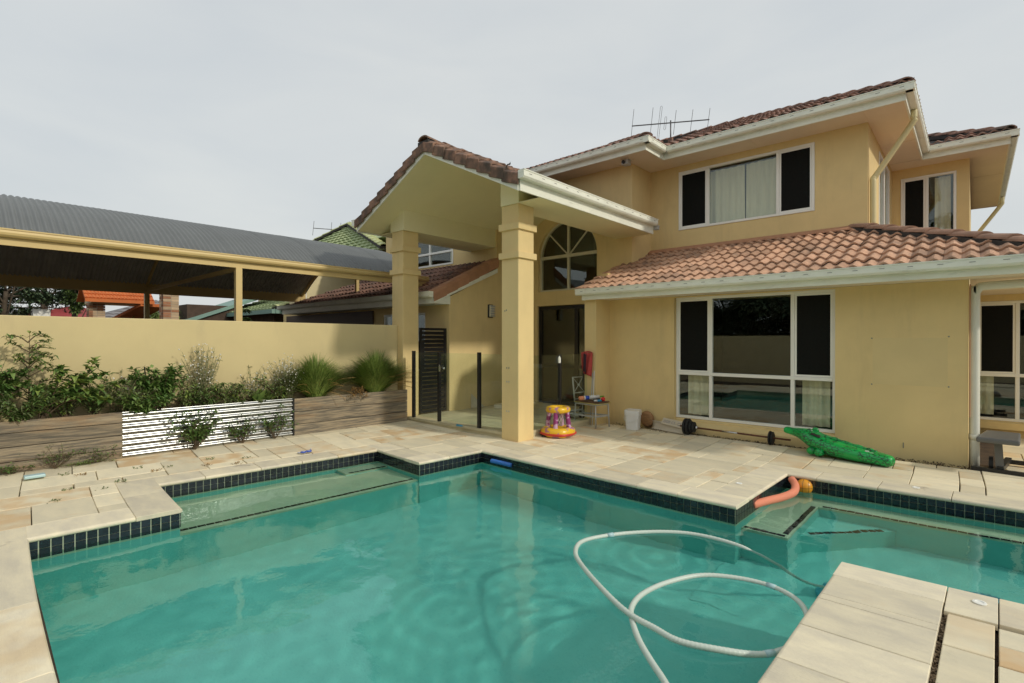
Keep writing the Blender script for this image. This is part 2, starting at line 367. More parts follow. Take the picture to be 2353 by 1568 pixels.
# waterline tiles: two rows proud of the shell, plus the marker strips on the ledges
tl = MB(); tl.box(-.0335, .0335, 0, .008, -.031, .031); tile_me = tl.mesh('waterline_tile', 'pool_tile')
tl = MB(); tl.box(-.034, .034, -.024, .024, 0, .006); mark_me = tl.mesh('marker_tile', 'pool_tile')
tcand = []
for k in range(len(OUT)):
    a, b = OUT[k], OUT[(k + 1) % len(OUT)]
    if k in (8, 9, 10, 11): continue                 # hidden under the near edge
    L = math.dist(a, b); n = int(L / .0725); dx, dy = (b[0] - a[0]) / L, (b[1] - a[1]) / L
    nx, ny = dy, -dx                                  # outline runs clockwise seen from above: pool is on the right
    for i in range(n):
        s = (i + .5) * L / n; x = a[0] + dx * s; y = a[1] + dy * s
        if x > 1.0: continue
        p = W(x, y); p2 = W(x + dx * .01, y + dy * .01)
        ang = math.atan2(p2[1] - p[1], p2[0] - p[0])
        # which side is the pool on
        side = 1 if in_pool(x - dy * .05, y + dx * .05) else -1
        tcand.append((p, ang if side == 1 else ang + math.pi))
extra = MB()
TILE_PARTS = 0
for row, z in enumerate((-.074, -.141, -.208)):
    for (p, ang) in tcand:
        m = Matrix.Translation((p[0], p[1], z)) @ Matrix.Rotation(ang, 4, 'Z') @ Matrix.Translation((0, .0005, 0))
        if TILE_PARTS < 270:
            o = link('waterline_tile', tile_me, pool); o.matrix_basis = m; TILE_PARTS += 1
        else:
            extra.add([m @ v.co for v in tile_me.vertices], [tuple(pp.vertices) for pp in tile_me.polygons])
tag(extra.build('waterline_tile_row', 'pool_tile', pool), kind='stuff')
strips = [((-5.42, 1.42), (-5.42, 4.05), -.459), ((-6.12, 3.5), (-6.12, 4.05), -.329), ((-1.70, 5.345), (-1.33, 5.345), -.469), ((-1.345, 5.40), (-1.345, 6.46), -.469), ((-1.27, 6.515), (.9, 6.515), -.47), ((-1.26, 5.86), (-.72, 6.42), -.779)]
ms = MB()
for si, (a, b, z) in enumerate(strips):
    L = math.dist(a, b); n = int(L / .0735)
    for i in range(n):
        s = (i + .5) / n; p = W(a[0] + (b[0] - a[0]) * s, a[1] + (b[1] - a[1]) * s); p2 = W(a[0] + (b[0] - a[0]) * (s + .001), a[1] + (b[1] - a[1]) * (s + .001))
        m = Matrix.Translation((p[0], p[1], z)) @ Matrix.Rotation(math.atan2(p2[1] - p[1], p2[0] - p[0]), 4, 'Z')
        if TILE_PARTS < 299:
            o = link('marker_tile', mark_me, pool); o.matrix_basis = m; TILE_PARTS += 1
        else: ms.add([m @ v.co for v in mark_me.vertices], [tuple(pp.vertices) for pp in mark_me.polygons])
tag(ms.build('marker_tile_row', 'pool_tile', pool), kind='stuff')

# water: a closed body with a rippled top
def ripple(x, y):
    h = 0.0
    for (kx, ky, a, ph) in ((2.1, 1.3, .0030, 0), (-1.6, 2.9, .0024, 1.1), (5.2, -2.4, .0011, 2.2), (3.1, 6.3, .0010, .4), (-7.9, 4.4, .0009, 3.0), (11, 6, .0008, 1.7), (16, -13, .00045, .9), (-9, 21, .0004, 2.1)):
        h += a * math.sin(kx * x + ky * y + ph + .7 * math.sin(.9 * y - .6 * x))
    h *= 0.30
    h += 0.0013 * mnoise.noise(Vector((x * 2.2, y * 2.2, 3.1))) + 0.0013 * mnoise.noise(Vector((x * 6.5, y * 6.5, 9.4)))
    for (cx, cy, a, k, dec) in ((-2.35, 3.05, .0008, 30, 1.0), (-1.5, 5.0, .0008, 34, 1.1), (-.9, 5.9, .0007, 26, 1.0), (-1.3, 3.3, .0008, 38, 1.2)):
        d = math.hypot(x - cx, y - cy); h += a * math.sin(k * d) * math.exp(-dec * d)
    return h
wm = MB(); STEP = 0.036; gx = int((4.3 + 6.5) / STEP); gy = int((6.9 - .25) / STEP); vid = {}
def wv(i, j):
    if (i, j) not in vid:
        x = -6.5 + i * STEP; y = .25 + j * STEP; wx, wy = W(x, y)
        vid[(i, j)] = len(wm.v); wm.v.append((wx, wy, WZ + ripple(wx, wy)))
    return vid[(i, j)]
cells = set()
for i in range(gx):
    for j in range(gy):
        if in_pool(-6.5 + (i + .5) * STEP, .25 + (j + .5) * STEP, .045): cells.add((i, j))
top = [(wv(i, j), wv(i + 1, j), wv(i + 1, j + 1), wv(i, j + 1)) for (i, j) in cells]
wm.f = list(top); nv = len(wm.v); wm.v += [(x, y, -1.9) for (x, y, z) in wm.v]
wm.f += [tuple(v + nv for v in f[::-1]) for f in top]
for (i, j) in cells:
    for (di, dj, a, b) in ((-1, 0, (i, j + 1), (i, j)), (1, 0, (i + 1, j), (i + 1, j + 1)), (0, -1, (i, j), (i + 1, j)), (0, 1, (i + 1, j + 1), (i, j + 1))):
        if (i + di, j + dj) not in cells:
            A, B = vid[a], vid[b]; wm.f.append((B, A, A + nv, B + nv))
wm.m = [0] * len(wm.f)
wmat = bpy.data.materials.new('water'); wmat.use_nodes = True; t = wmat.node_tree; t.nodes.remove(t.nodes['Principled BSDF'])
gl = t.nodes.new('ShaderNodeBsdfGlass'); gl.inputs['IOR'].default_value = 1.333; gl.inputs['Roughness'].default_value = 0.0
gl.inputs['Color'].default_value = (0.88, 1, 0.985, 1)
nzt = t.nodes.new('ShaderNodeTexNoise'); nzt.inputs['Scale'].default_value = 20; nzt.inputs['Detail'].default_value = 2
bpn = t.nodes.new('ShaderNodeBump'); bpn.inputs['Strength'].default_value = .06; bpn.inputs['Distance'].default_value = .01
gg = t.nodes.new('ShaderNodeNewGeometry')
t.links.new(gg.outputs['Position'], nzt.inputs['Vector']); t.links.new(nzt.outputs['Fac'], bpn.inputs['Height']); t.links.new(bpn.outputs['Normal'], gl.inputs['Normal'])
t.links.new(gl.outputs[0], t.nodes['Material Output'].inputs['Surface'])
MATS['water'] = wmat
water = tag(wm.build('water', 'water', smooth=True), kind='structure')
water.cycles.is_caustics_caster = True; pool.cycles.is_caustics_receiver = True; sd.cycles.is_caustics_light = True

# coping stones and pavers
deck = MB(); deck.box(-8.5, -8.4, -2, -1.9, -.06, -.055)
deck = tag(deck.build('pool_deck', 'soil'), kind='structure')
def stone(name, m, x0, x1, y0, y1, z=0.0, th=.045, gap=.004, parent=deck, bull=None, mitre=None):
    """one stone with its own edges; bull = sides rounded over towards the water"""
    x0 += gap; x1 -= gap; y0 += gap; y1 -= gap
    dz = random.uniform(-.002, .002)
    c = [(x0, y0), (x1, y0), (x1, y1), (x0, y1)] if mitre is None else mitre
    b = MB(); n = len(c); cx = sum(p[0] for p in c) / n; cy = sum(p[1] for p in c) / n
    ch = .004; rings = []
    for (zz, ins) in ((z - th, 0.0), (z - ch, 0.0), (z, ch)):
        rg = []
        for (x, y) in c:
            ix = x + (ins if x < cx else -ins); iy = y + (ins if y < cy else -ins)
            wx, wy = W(ix, iy); rg.append((wx, wy, zz + dz + gz(wx)))
        rings.append(rg)
    v = [p for rg in rings for p in rg]
    f = [tuple(range(n))[::-1], tuple(range(2 * n, 3 * n))]
    for k in range(2):
        for i in range(n): f.append((k * n + i, k * n + (i + 1) % n, (k + 1) * n + (i + 1) % n, (k + 1) * n + i))
    b.add(v, f)
    return b.build(name, m, parent)
def bull_stone(a0, a1, axis, edge, outer, z=0.0):
    """coping stone along the pool edge, bullnosed on the water side; axis 'x' runs along x"""
    b = MB(); s = 1 if outer > edge else -1; r = .02; edge -= s * .018
    prof = [(edge + s * r, -.042)] + [(edge + s * (r - r * math.sin(math.pi * k / 6)), -.021 - .021 * math.cos(math.pi * k / 6)) for k in range(1, 6)] + [(edge + s * r, 0)]
    prof += [(outer, 0), (outer, -.042)]
    n = len(prof); v = []; dz = random.uniform(-.0015, .0015)
    segs = 3
    for k in range(segs + 1):
        al = a0 + .003 + (a1 - a0 - .006) * k / segs
        for (q, zz) in prof:
            wx, wy = W(al, q) if axis == 'x' else W(q, al)
            v.append((wx, wy, zz + z + dz))
    f = [tuple(range(n)), tuple(range(segs * n, (segs + 1) * n))[::-1]]
    for k in range(segs):
        for i in range(n): f.append((k * n + i, (k + 1) * n + i, (k + 1) * n + (i + 1) % n, k * n + (i + 1) % n))
    b.add(v, f)
    return bevel(b.build('coping_stone', 'coping', deck), .003, 1)
def run(a0, a1, axis, edge, outer, ln, jit=.08):
    L = a1 - a0; n = max(1, round(L / ln)); cuts = [a0 + L * i / n for i in range(n + 1)]
    for i in range(1, n): cuts[i] += random.uniform(-jit, jit)
    for i in range(n): bull_stone(cuts[i], cuts[i + 1], axis, edge, outer)
CW = .34
run(-6.72, -5.282, 'x', 1.40, 1.40 - CW, .62)
run(1.40, 4.07, 'y', -6.38, -6.72, .55)
run(-6.72, -5.64, 'x', 4.07, 4.41, .5)
run(4.052, 5.135, 'y', -5.30, -5.64, .5)
run(-5.64, -1.692, 'x', 5.135, 5.475, .56)
run(5.475, 6.79, 'y', -1.71, -2.05, .5)
run(-2.05, 4.2, 'x', 6.79, 7.13, .62)
run(.34, 1.06, 'y', -5.30, -5.64, .75)
for a, b in ((-5.64, -3.98), (-3.98, -3.08), (-3.08, -2.2), (-2.2, -1.3), (-1.3, -.67)): bull_stone(a, b, 'x', .34, -.1)
for a, b in ((.34, 1.1), (1.1, 1.8), (1.8, 2.35), (2.35, 2.8), (2.8, 3.22), (3.22, 3.62), (3.62, 3.70), (3.70, 4.05)): bull_stone(a, b, 'y', -.67, -.105)
bull_stone(-.688, -.10, 'x', 4.32, 4.05)
for a, b in ((-.10, .14), (.14, .62), (.62, 1.2), (1.2, 1.8), (1.8, 2.4), (2.4, 3.0)): bull_stone(a, b, 'x', 4.32, 3.93)
# recess floor fillers under coping inner corners are the ground sheet itself
SIZES = [(3, 2), (2, 3), (2, 2), (3, 3), (3, 2), (4, 2), (2, 1), (1, 2), (2, 4)]
def ashlar(x0, x1, y0, y1, z=0.0, unit=.205, m='paver', name='paver', gap=.0045, rng=None, sizes=SIZES, parent=deck):
    rng = rng or random.Random(int((x0 + 20) * 1000 + y0 * 77))
    nx = max(1, round((x1 - x0) / unit)); ny = max(1, round((y1 - y0) / unit)); ux = (x1 - x0) / nx; uy = (y1 - y0) / ny
    used = [[False] * ny for _ in range(nx)]
    for j in range(ny):
        for i in range(nx):
            if used[i][j]: continue
            opts = sizes[:]; rng.shuffle(opts); opts.append((1, 1))
            for (a, b) in opts:
                if i + a > nx or j + b > ny: continue
                if any(used[i + p][j + q] for p in range(a) for q in range(b)): continue
                for p in range(a):
                    for q in range(b): used[i + p][j + q] = True
                stone(name, m, x0 + i * ux, x0 + (i + a) * ux, y0 + j * uy, y0 + (j + b) * uy, z + rng.uniform(-.0025, .0025), gap=gap * rng.choice((.6, 1, 1, 1.6)), parent=parent)
                break
ashlar(-8.30, -6.72, -1.2, 6.02, unit=.215)
ashlar(-6.72, -5.64, -1.2, 1.06, unit=.22)
ashlar(-6.72, -5.64, 4.41, 6.02)
ashlar(-5.64, -2.05, 5.475, 8.47)
ashlar(-2.05, .05, 7.13, 8.47); ashlar(.05, 3.2, 7.13, 8.47)
ashlar(.30, 3.2, 8.47, 11.95, z=-.03)
ashlar(-.083, .128, 1.2, 3.93, z=-.012, unit=.21, sizes=[(1, 2), (1, 3), (1, 1)], gap=.004)
ashlar(.134, 2.6, .2, 3.92, z=-.016, unit=.24, sizes=[(4, 2), (3, 2), (5, 3), (4, 1), (2, 2)], gap=.004)
ashlar(-5.64, 2.6, -1.6, -.1, unit=.3)

# porch slab, one step up, with its own stones
ps = MB(); ps.box(-8.24, -5.40, 6.10, 9.62, -.05, .062)
porch_floor = tag(ps.build('porch_floor', 'porch_paver'), kind='structure')
def flat_stone(x0, x1, y0, y1, z, m, parent):
    b = MB(); b.box(x0 + .004, x1 - .004, y0 + .004, y1 - .004, z - .04, z); return b.build('paver', m, parent)
rng = random.Random(5); y = 6.07
while y < 9.5:
    h = min(rng.choice((.4, .6, .6)), 9.6 - y); x = -8.24
    while x < -5.5:
        w = min(rng.choice((.4, .6, .6, .8)), -5.39 - x)
        if -5.39 - x - w < .2: w = -5.39 - x
        flat_stone(x, x + w, y, y + h, .1 + rng.uniform(-.002, .002), 'porch_paver', porch_floor); x += w
    y += h
# round white caps let into the stone
for k, (x, y, lb) in enumerate(((-1.94, 5.94, 'white round cap set in the coping beside the coral noodle'), (-.46, 7.05, 'white round cap set in the coping near the crocodile tail'), (.03, 4.22, 'white round cap set in the near corner coping at right'))):
    b = MB(); b.lathe([(.035, .001), (.034, .006), (.022, .007), (.020, .003)], (x, y, 0), 20)
    o = b.build('deck_cap', 'white_frame', smooth=False); tag(o, lb, 'cap', 'round caps in the deck')

# ------------------------------------------------------------------ house
house = thing('house', (-4.0, 9.6, 0), 'two-storey beige rendered house with terracotta tiled roofs and a gabled porch', 'house')
def T(o, s=None): return o
def wall_y(name, Y, x0, x1, z0, z1, holes=(), th=.2, m='render_wall', parent=house):
    b = MB(); X = sorted({x0, x1, *[h[0] for h in holes], *[h[1] for h in holes]}); Zs = sorted({z0, z1, *[h[2] for h in holes], *[h[3] for h in holes]})
    for i in range(len(X) - 1):
        for j in range(len(Zs) - 1):
            cx = (X[i] + X[i + 1]) / 2; cz = (Zs[j] + Zs[j + 1]) / 2
            if any(h[0] < cx < h[1] and h[2] < cz < h[3] for h in holes): continue
            b.box(X[i], X[i + 1], Y, Y + th, Zs[j], Zs[j + 1])
    return b.build(name, m, parent)
def wall_x(name, X, y0, y1, z0, z1, holes=(), th=-.2, m='render_wall', parent=house):
    b = MB(); Ys = sorted({y0, y1, *[h[0] for h in holes], *[h[1] for h in holes]}); Zs = sorted({z0, z1, *[h[2] for h in holes], *[h[3] for h in holes]})
    for i in range(len(Ys) - 1):
        for j in range(len(Zs) - 1):
            cy = (Ys[i] + Ys[i + 1]) / 2; cz = (Zs[j] + Zs[j + 1]) / 2
            if any(h[0] < cy < h[1] and h[2] < cz < h[3] for h in holes): continue
            b.box(X, X + th, Ys[i], Ys[i + 1], Zs[j], Zs[j + 1])
    return b.build(name, m, parent)
def rt(b, M):
    b.v = [tuple(M @ Vector(v)) for v in b.v]; return b
def window(x0, x1, z0, z1, Y, mull=(), transom=None, screens=(), fw=.045, depth=.07, M=Matrix(), room=True, curtains=(), label=None, skip=(), trim=0, parent=house):
    """white framed window in the plane y = Y (before M): frame mesh with pane, screen, curtain and room children"""
    b = MB(); y0, y1 = Y, Y + depth
    b.box(x0, x1, y0, y1, z0, z0 + fw); b.box(x0, x1, y0, y1, z1 - fw, z1)
    b.box(x0, x0 + fw, y0 + .002, y1 - .002, z0 + fw, z1 - fw); b.box(x1 - fw, x1, y0 + .002, y1 - .002, z0 + fw, z1 - fw)
    X = [x0 + fw] + [q for mm in mull for q in (mm - fw * .6, mm + fw * .6)] + [x1 - fw]
    Zs = [z0 + fw] + ([transom - fw * .6, transom + fw * .6] if transom else []) + [z1 - fw]
    for mm in mull: b.box(mm - fw * .6, mm + fw * .6, y0 + .004, y1 - .004, z0 + fw, z1 - fw)
    if transom: b.box(x0 + fw, x1 - fw, y0 - .004, y1 - .006, transom - fw * .6, transom + fw * .6)
    w = rt(b, M).build('window', 'white_frame', parent); bevel(w, .004, 1)
    if label: w['label'] = label
    for i in range(0, len(X), 2):
        for j in range(0, len(Zs), 2):
            key = (i // 2, j // 2)
            if key in skip: continue
            p = MB(); p.box(X[i] + .001, X[i + 1] - .001, Y + .034, Y + .040, Zs[j] + .001, Zs[j + 1] - .001); rt(p, M).build('pane', 'glass', w)
            if key in screens:
                f = .028; s = MB(); a, c, d, e = X[i] + .002, X[i + 1] - .002, Zs[j] + .002, Zs[j + 1] - .002
                s.box(a, c, Y + .012, Y + .028, d, d + f); s.box(a, c, Y + .012, Y + .028, e - f, e); s.box(a, a + f, Y + .013, Y + .027, d + f, e - f); s.box(c - f, c, Y + .013, Y + .027, d + f, e - f)
                s = rt(s, M).build('screen_frame', 'white_frame', w)
                q = MB(); q.box(a + f, c - f, Y + .018, Y + .022, d + f, e - f); rt(q, M).build('insect_screen', 'screen', w)
    for (a, c, d, e, amp) in curtains:
        cu = MB(); n = int((c - a) / .018); v = []; f = []
        for k in range(n + 1):
            x = a + (c - a) * k / n; yy = Y + .16 + amp * math.sin(k * .78) + amp * .6 * math.sin(k * .31 + 1)
            v += [(x, yy + .02 * math.sin(k * .2), d), (x * .985 + .015 * (a + c) / 2, yy, e)]
        for k in range(n): f.append((2 * k, 2 * k + 2, 2 * k + 3, 2 * k + 1))
        cu.add(v, f); rt(cu, M).build('curtain', 'curtain', w, smooth=True)
    if room:
        r = MB(); a, c, d, e = x0 - .12, x1 + .12, z0 - .12, z1 + .12; q0, q1 = Y + .215, Y + 2.6
        r.add([(a, q0, d), (c, q0, d), (c, q1, d), (a, q1, d), (a, q0, e), (c, q0, e), (c, q1, e), (a, q1, e)], [(0, 1, 2, 3), (4, 7, 6, 5), (1, 5, 6, 2), (2, 6, 7, 3), (3, 7, 4, 0)])
        rt(r, M).build('room', 'interior', w)
    return w

# ---- walls
wall_y('wall', 8.70, -5.27, -.05, -.06, 2.36, [(-3.955, -1.50, .20, 2.345)])
pr = MB(); pr.box(-5.52, -5.268, 8.22, 8.72, -.06, 2.362); pr.build('pier', 'render_wall', house)
wall_x('wall', -5.32, 8.72, 9.6, -.06, 2.9, th=-.2)
wall_x('wall', -.05, 8.90, 12.0, -.06, 2.36)
wall_y('wall', 12.0, -.05, 4.0, -.06, 2.5, [(.02, 1.9, .22, 2.26)])
sl = MB(); sl.add([(-3.953, 8.58, -.05), (-1.502, 8.58, -.05), (-1.502, 8.80, -.05), (-3.953, 8.80, -.05), (-3.953, 8.58, .13), (-1.502, 8.58, .13), (-1.502, 8.80, .222), (-3.953, 8.80, .222)], [(0, 3, 2, 1), (4, 5, 6, 7), (0, 1, 5, 4), (1, 2, 6, 5), (2, 3, 7, 6), (3, 0, 4, 7)])
bevel(sl.build('window_sill', 'render_wall', house), .008)
sl = MB(); sl.box(.0, 1.95, 11.86, 12.03, .10, .215); sl.build('window_sill', 'render_wall', house)
# upper walls
wall_y('wall', 10.43, -5.28, -1.33, 2.4, 5.30, [(-4.64, -2.115, 3.90, 5.125)])
wall_x('wall', -1.33, 10.63, 13.85, 2.4, 5.30, [(11.75, 13.3, 3.62, 5.13)])
wall_y('wall', 13.85, -1.53, -.07, 2.4, 5.30, [(-1.18, -.27, 3.66, 5.05)])
wall_x('wall', -.07, 14.05, 19.4, 2.4, 5.30)
wall_x('wall', -5.28, 9.8, 10.43, 2.3, 5.30)
# entry wall with the arched window
AX0, AX1, AZ0, AZS = -7.77, -6.13, 2.735, 3.54; ACX = (AX0 + AX1) / 2; AR = (AX1 - AX0) / 2; YB = 9.6
b = MB()
for (x0, x1, z0, z1) in ((-8.2, -7.80, -.06, 2.40), (-5.62, -5.28, -.06, 2.40), (-8.2, AX0, 2.40, 5.3), (AX1, -5.28, 2.40, 5.3), (AX0, AX1, 2.40, AZ0), (AX0, AX1, AZS + AR + .02, 5.3)): b.box(x0, x1, YB, YB + .2, z0, z1)
NA = 24; arc = [(ACX - AR * math.cos(math.pi * k / NA), AZS + AR * math.sin(math.pi * k / NA)) for k in range(NA + 1)]
for k in range(NA):
    (xa, za), (xb, zb) = arc[k], arc[k + 1]; zt = AZS + AR + .02
    b.hexa([(xa, YB, za), (xb, YB, zb), (xb, YB + .2, zb), (xa, YB + .2, za), (xa, YB, zt), (xb, YB, zt), (xb, YB + .2, zt), (xa, YB + .2, zt)])
b.build('wall', 'render_wall', house)
fr = MB(); fy0, fy1 = YB + .07, YB + .13
outer = [(AX0, AZ0), (AX1, AZ0)] + [(x, z) for x, z in arc[::-1]]; fw = .045
inner = [(AX0 + fw, AZ0 + fw), (AX1 - fw, AZ0 + fw)] + [(ACX + (x - ACX) * (AR - fw) / AR, AZS + (z - AZS) * (AR - fw) / AR) for x, z in arc[::-1]]
n = len(outer)
for k in range(n):
    a, c = outer[k], outer[(k + 1) % n]; d, e = inner[k], inner[(k + 1) % n]
    fr.hexa([(a[0], fy0, a[1]), (c[0], fy0, c[1]), (e[0], fy0, e[1]), (d[0], fy0, d[1]), (a[0], fy1, a[1]), (c[0], fy1, c[1]), (e[0], fy1, e[1]), (d[0], fy1, d[1])])
fr.box(ACX - .03, ACX + .03, fy0 + .003, fy1 - .003, AZ0 + fw, AZS + AR - fw); fr.box(AX0 + fw, AX1 - fw, fy0 - .004, fy1 - .006, AZS - .035, AZS + .035)
for s in (-1, 1): fr.bar((ACX + s * .02, (fy0 + fy1) / 2, AZS + .02), (ACX + s * (AR - .05) * .7071, (fy0 + fy1) / 2, AZS + (AR - .05) * .7071), .03, .03, up=(0, 1, 0))
mat('almond_frame', (0.66, 0.62, 0.46), 0.45, 0.05)
aw = fr.build('window', 'almond_frame', house); aw['label'] = 'arched window with fan glazing bars over the entry'
gp = MB(); gy = YB + .10
pan = [[(AX0 + .02, AZ0 + .02), (ACX, AZ0 + .02), (ACX, AZS), (AX0 + .02, AZS)], [(ACX, AZ0 + .02), (AX1 - .02, AZ0 + .02), (AX1 - .02, AZS), (ACX, AZS)]]
for q in range(4):
    ks = range(q * 6, q * 6 + 7); pan.append([(ACX, AZS)] + [(ACX + (arc[k][0] - ACX) * .975, AZS + (arc[k][1] - AZS) * .975) for k in ks][::-1])
for pl in pan:
    p = MB(); p.slab([(x, gy, z) for x, z in pl], (0, .006, 0)); p.build('pane', 'glass', aw)
r = MB(); a, c, d, e = -8.15, -5.55, .0, 5.0; q0, q1 = YB + .21, YB + 3.0
r.add([(a, q0, d), (c, q0, d), (c, q1, d), (a, q1, d), (a, q0, e), (c, q0, e), (c, q1, e), (a, q1, e)], [(0, 1, 2, 3), (4, 7, 6, 5), (1, 5, 6, 2), (2, 6, 7, 3), (3, 7, 4, 0)])
r.build('room', 'interior', aw)
# entry doors: dark glazed double door
dr = MB()
for (x0, x1) in ((-7.79, -7.70), (-6.76, -6.66), (-5.71, -5.63)): dr.box(x0, x1, YB + .05, YB + .11, .10, 2.39)
dr.box(-7.70, -5.71, YB + .052, YB + .108, 2.31, 2.39); dr.box(-7.70, -5.71, YB + .052, YB + .108, .10, .20)
for x0, x1 in ((-7.70, -6.76), (-6.66, -5.71)): dr.box(x0, x1, YB + .056, YB + .104, .95, 1.02)
dr = dr.build('door', 'black_metal', house); dr['label'] = 'dark glazed double entry door'
for x0, x1 in ((-7.70, -6.76), (-6.66, -5.71)):
    for z0, z1 in ((.20, .95), (1.02, 2.31)):
        p = MB(); p.box(x0, x1, YB + .077, YB + .083, z0, z1); p.build('pane', 'glass', dr)
h = MB(); h.tube([(-6.72, YB + .0, 1.12), (-6.72, YB - .03, 1.13), (-6.72, YB - .03, 1.27), (-6.72, YB, 1.28)], .009, 8); h.build('handle', 'steel', dr, True)

# left wing: side wall with raked top, front wall under the carport, upper wall
b = MB(); b.slab([(-8.2, 7.16, -.06), (-8.2, 9.6, -.06), (-8.2, 9.6, 5.3), (-8.2, 8.6, 5.3), (-8.2, 8.6, 3.17), (-8.2, 7.16, 2.50)], (-.2, 0, 0)); b.build('wall', 'render_wall', house)
wall_y('wall', 7.16, -16.0, -8.4, -.06, 2.42, [(-10.6, -9.0, .9, 2.2)], m='render_wall')
wall_y('wall', 8.6, -12.6, -8.4, 2.5, 5.0, [(-11.55, -9.70, 3.50, 4.62)])
wall_x('wall', -12.6, 8.8, 12.5, 2.5, 5.0, th=.2)
mat('door_brown', (0.085, 0.055, 0.035), 0.6, 0.2, 3, stretch=(1, 1, 6))  # carport shade put into a dark brown colour
for k in range(5):
    gd = MB(); gd.box(-15.7, -11.0, 7.115, 7.155, .02 + k * .46, .02 + k * .46 + .452); gd.build('garage_panel', 'door_brown', house)  # added dark panels where the wall is only shaded by the carport

# ---- windows
MI = Matrix()
window(-3.953, -1.502, .222, 2.345, 8.78, mull=(-3.34, -2.08), transom=1.01, screens={(0, 1), (2, 1)}, label='large white framed ground floor window facing the pool',
       curtains=((-3.80, -3.42, .28, 2.3, .02), (-1.98, -1.60, .28, 2.3, .025)))
window(.022, 1.898, .222, 2.258, 12.05, mull=(.545, 1.2), transom=1.0, screens={(0, 1)}, curtains=((.06, .26, .3, 2.2, .02),))
w = window(-4.638, -2.117, 3.902, 5.123, 10.415, mull=(-4.02, -2.72), screens={(0, 0), (2, 0)}, label='white sliding upper window with drawn curtains between insect screens', curtains=((-4.03, -3.35, 3.95, 5.04, .014), (-3.33, -2.70, 3.95, 5.04, .014)))
rd = MB(); rd.tube([(-4.1, 10.56, 5.06), (-2.6, 10.56, 5.06)], .012, 8); rd.build('curtain_rod', 'black_metal', w, True)
window(-1.178, -.272, 3.662, 5.048, 13.83, mull=(-.74,), screens={(0, 0)}, curtains=((-.62, -.36, 3.7, 5.0, .02),))
MX = Matrix.Translation((-1.33, 12.525, 0)) @ Matrix.Rotation(R(90), 4, 'Z')   # +X facing side window
window(-.773, .773, 3.622, 5.128, -.012, mull=(0.0,), M=MX, room=True)
window(-11.548, -9.702, 3.502, 4.618, 8.585, mull=(-10.62,), transom=3.84, curtains=((-9.98, -9.75, 3.55, 4.6, .02),))
window(-10.598, -9.002, .902, 2.198, 7.17, mull=(-9.8,))

# ---- roof tiles
def tile_mesh(name, m):
    b = MB(); xs = []; n = 12; w = .33
    def pz(x):
        t = (x / .165) % 1.0
        return .044 * math.sin(math.pi * t) ** 2 if True else 0
    v = []
    for k in range(n + 1):
        x = w * k / n; z = pz(x)
        v += [(x, 0, z + .006), (x, 0, z + .030), (x, .40, z - .006)]
    f = []
    for k in range(n):
        a = 3 * k; c = 3 * (k + 1)
        f += [(a, c, c + 1, a + 1), (a + 1, c + 1, c + 2, a + 2)]
    b.add(v, f); return b.mesh(name, m)
TW, TG = .33, .335
def clip_mesh(verts, faces, planes):
    bm = bmesh.new(); vs = [bm.verts.new(v) for v in verts]
    for f in faces: bm.faces.new([vs[i] for i in f])
    for (co, no) in planes:
        bmesh.ops.bisect_plane(bm, geom=bm.verts[:] + bm.edges[:] + bm.faces[:], plane_co=co, plane_no=no, clear_outer=True)
    bm.verts.index_update(); V = [v.co.copy() for v in bm.verts]; F = [tuple(v.index for v in f.verts) for f in bm.faces]; bm.free()
    return V, F
TILE_N = [0]
def lay(roof, origin, udir, sdir, ulen, slen, m, planes=(), parts=True, me=None, u0=0.0, limit=300):
    """courses of tiles on a slope; planes = (point, outward normal) that trim the field at hips, valleys and verges"""
    U = Vector(udir).normalized(); S = Vector(sdir).normalized(); Nn = U.cross(S).normalized()
    if Nn.z < 0: Nn = -Nn
    me = me or tile_mesh('tile', m); O = Vector(origin); st = MB()
    base_v = [v.co.copy() for v in me.vertices]; base_f = [tuple(p.vertices) for p in me.polygons]
    pl = [(Vector(c), Vector(nn)) for c, nn in planes]
    flip = U.cross(S).dot(Nn) < 0
    for j in range(int(slen / TG) + 1):
        for i in range(-1, int(ulen / TW) + 2):
            org = O + U * (i * TW + u0) + S * (j * TG)
            org = org + Nn * random.uniform(-.004, .005) + U * random.uniform(-.004, .004) + S * random.uniform(-.006, .006)
            M = Matrix(((U.x, S.x, Nn.x, org.x), (U.y, S.y, Nn.y, org.y), (U.z, S.z, Nn.z, org.z), (0, 0, 0, 1)))
            cs = [M @ Vector(c) for c in ((0, 0, .02), (TW, 0, .02), (TW, .4, 0), (0, .4, 0))]
            dmin = [min((c - co).dot(nn) for c in cs) for co, nn in pl]; dmax = [max((c - co).dot(nn) for c in cs) for co, nn in pl]
            if any(d > -0.02 for d in dmin): continue
            cross = [pl[k] for k in range(len(pl)) if dmax[k] > 0]
            if parts and TILE_N[0] < limit and not cross:
                o = link('tile', me, roof); o.matrix_basis = M; TILE_N[0] += 1; continue
            V = [M @ v for v in base_v]; F = base_f
            if cross: V, F = clip_mesh(V, F, cross)
            if not F: continue
            if parts and TILE_N[0] < limit:
                b = MB(); b.add(V, F); o = link('tile', b.mesh('tile', m), roof); TILE_N[0] += 1
            else: st.add(V, F)
    if st.f: tag(st.build('tile_course', m, roof), kind='stuff')
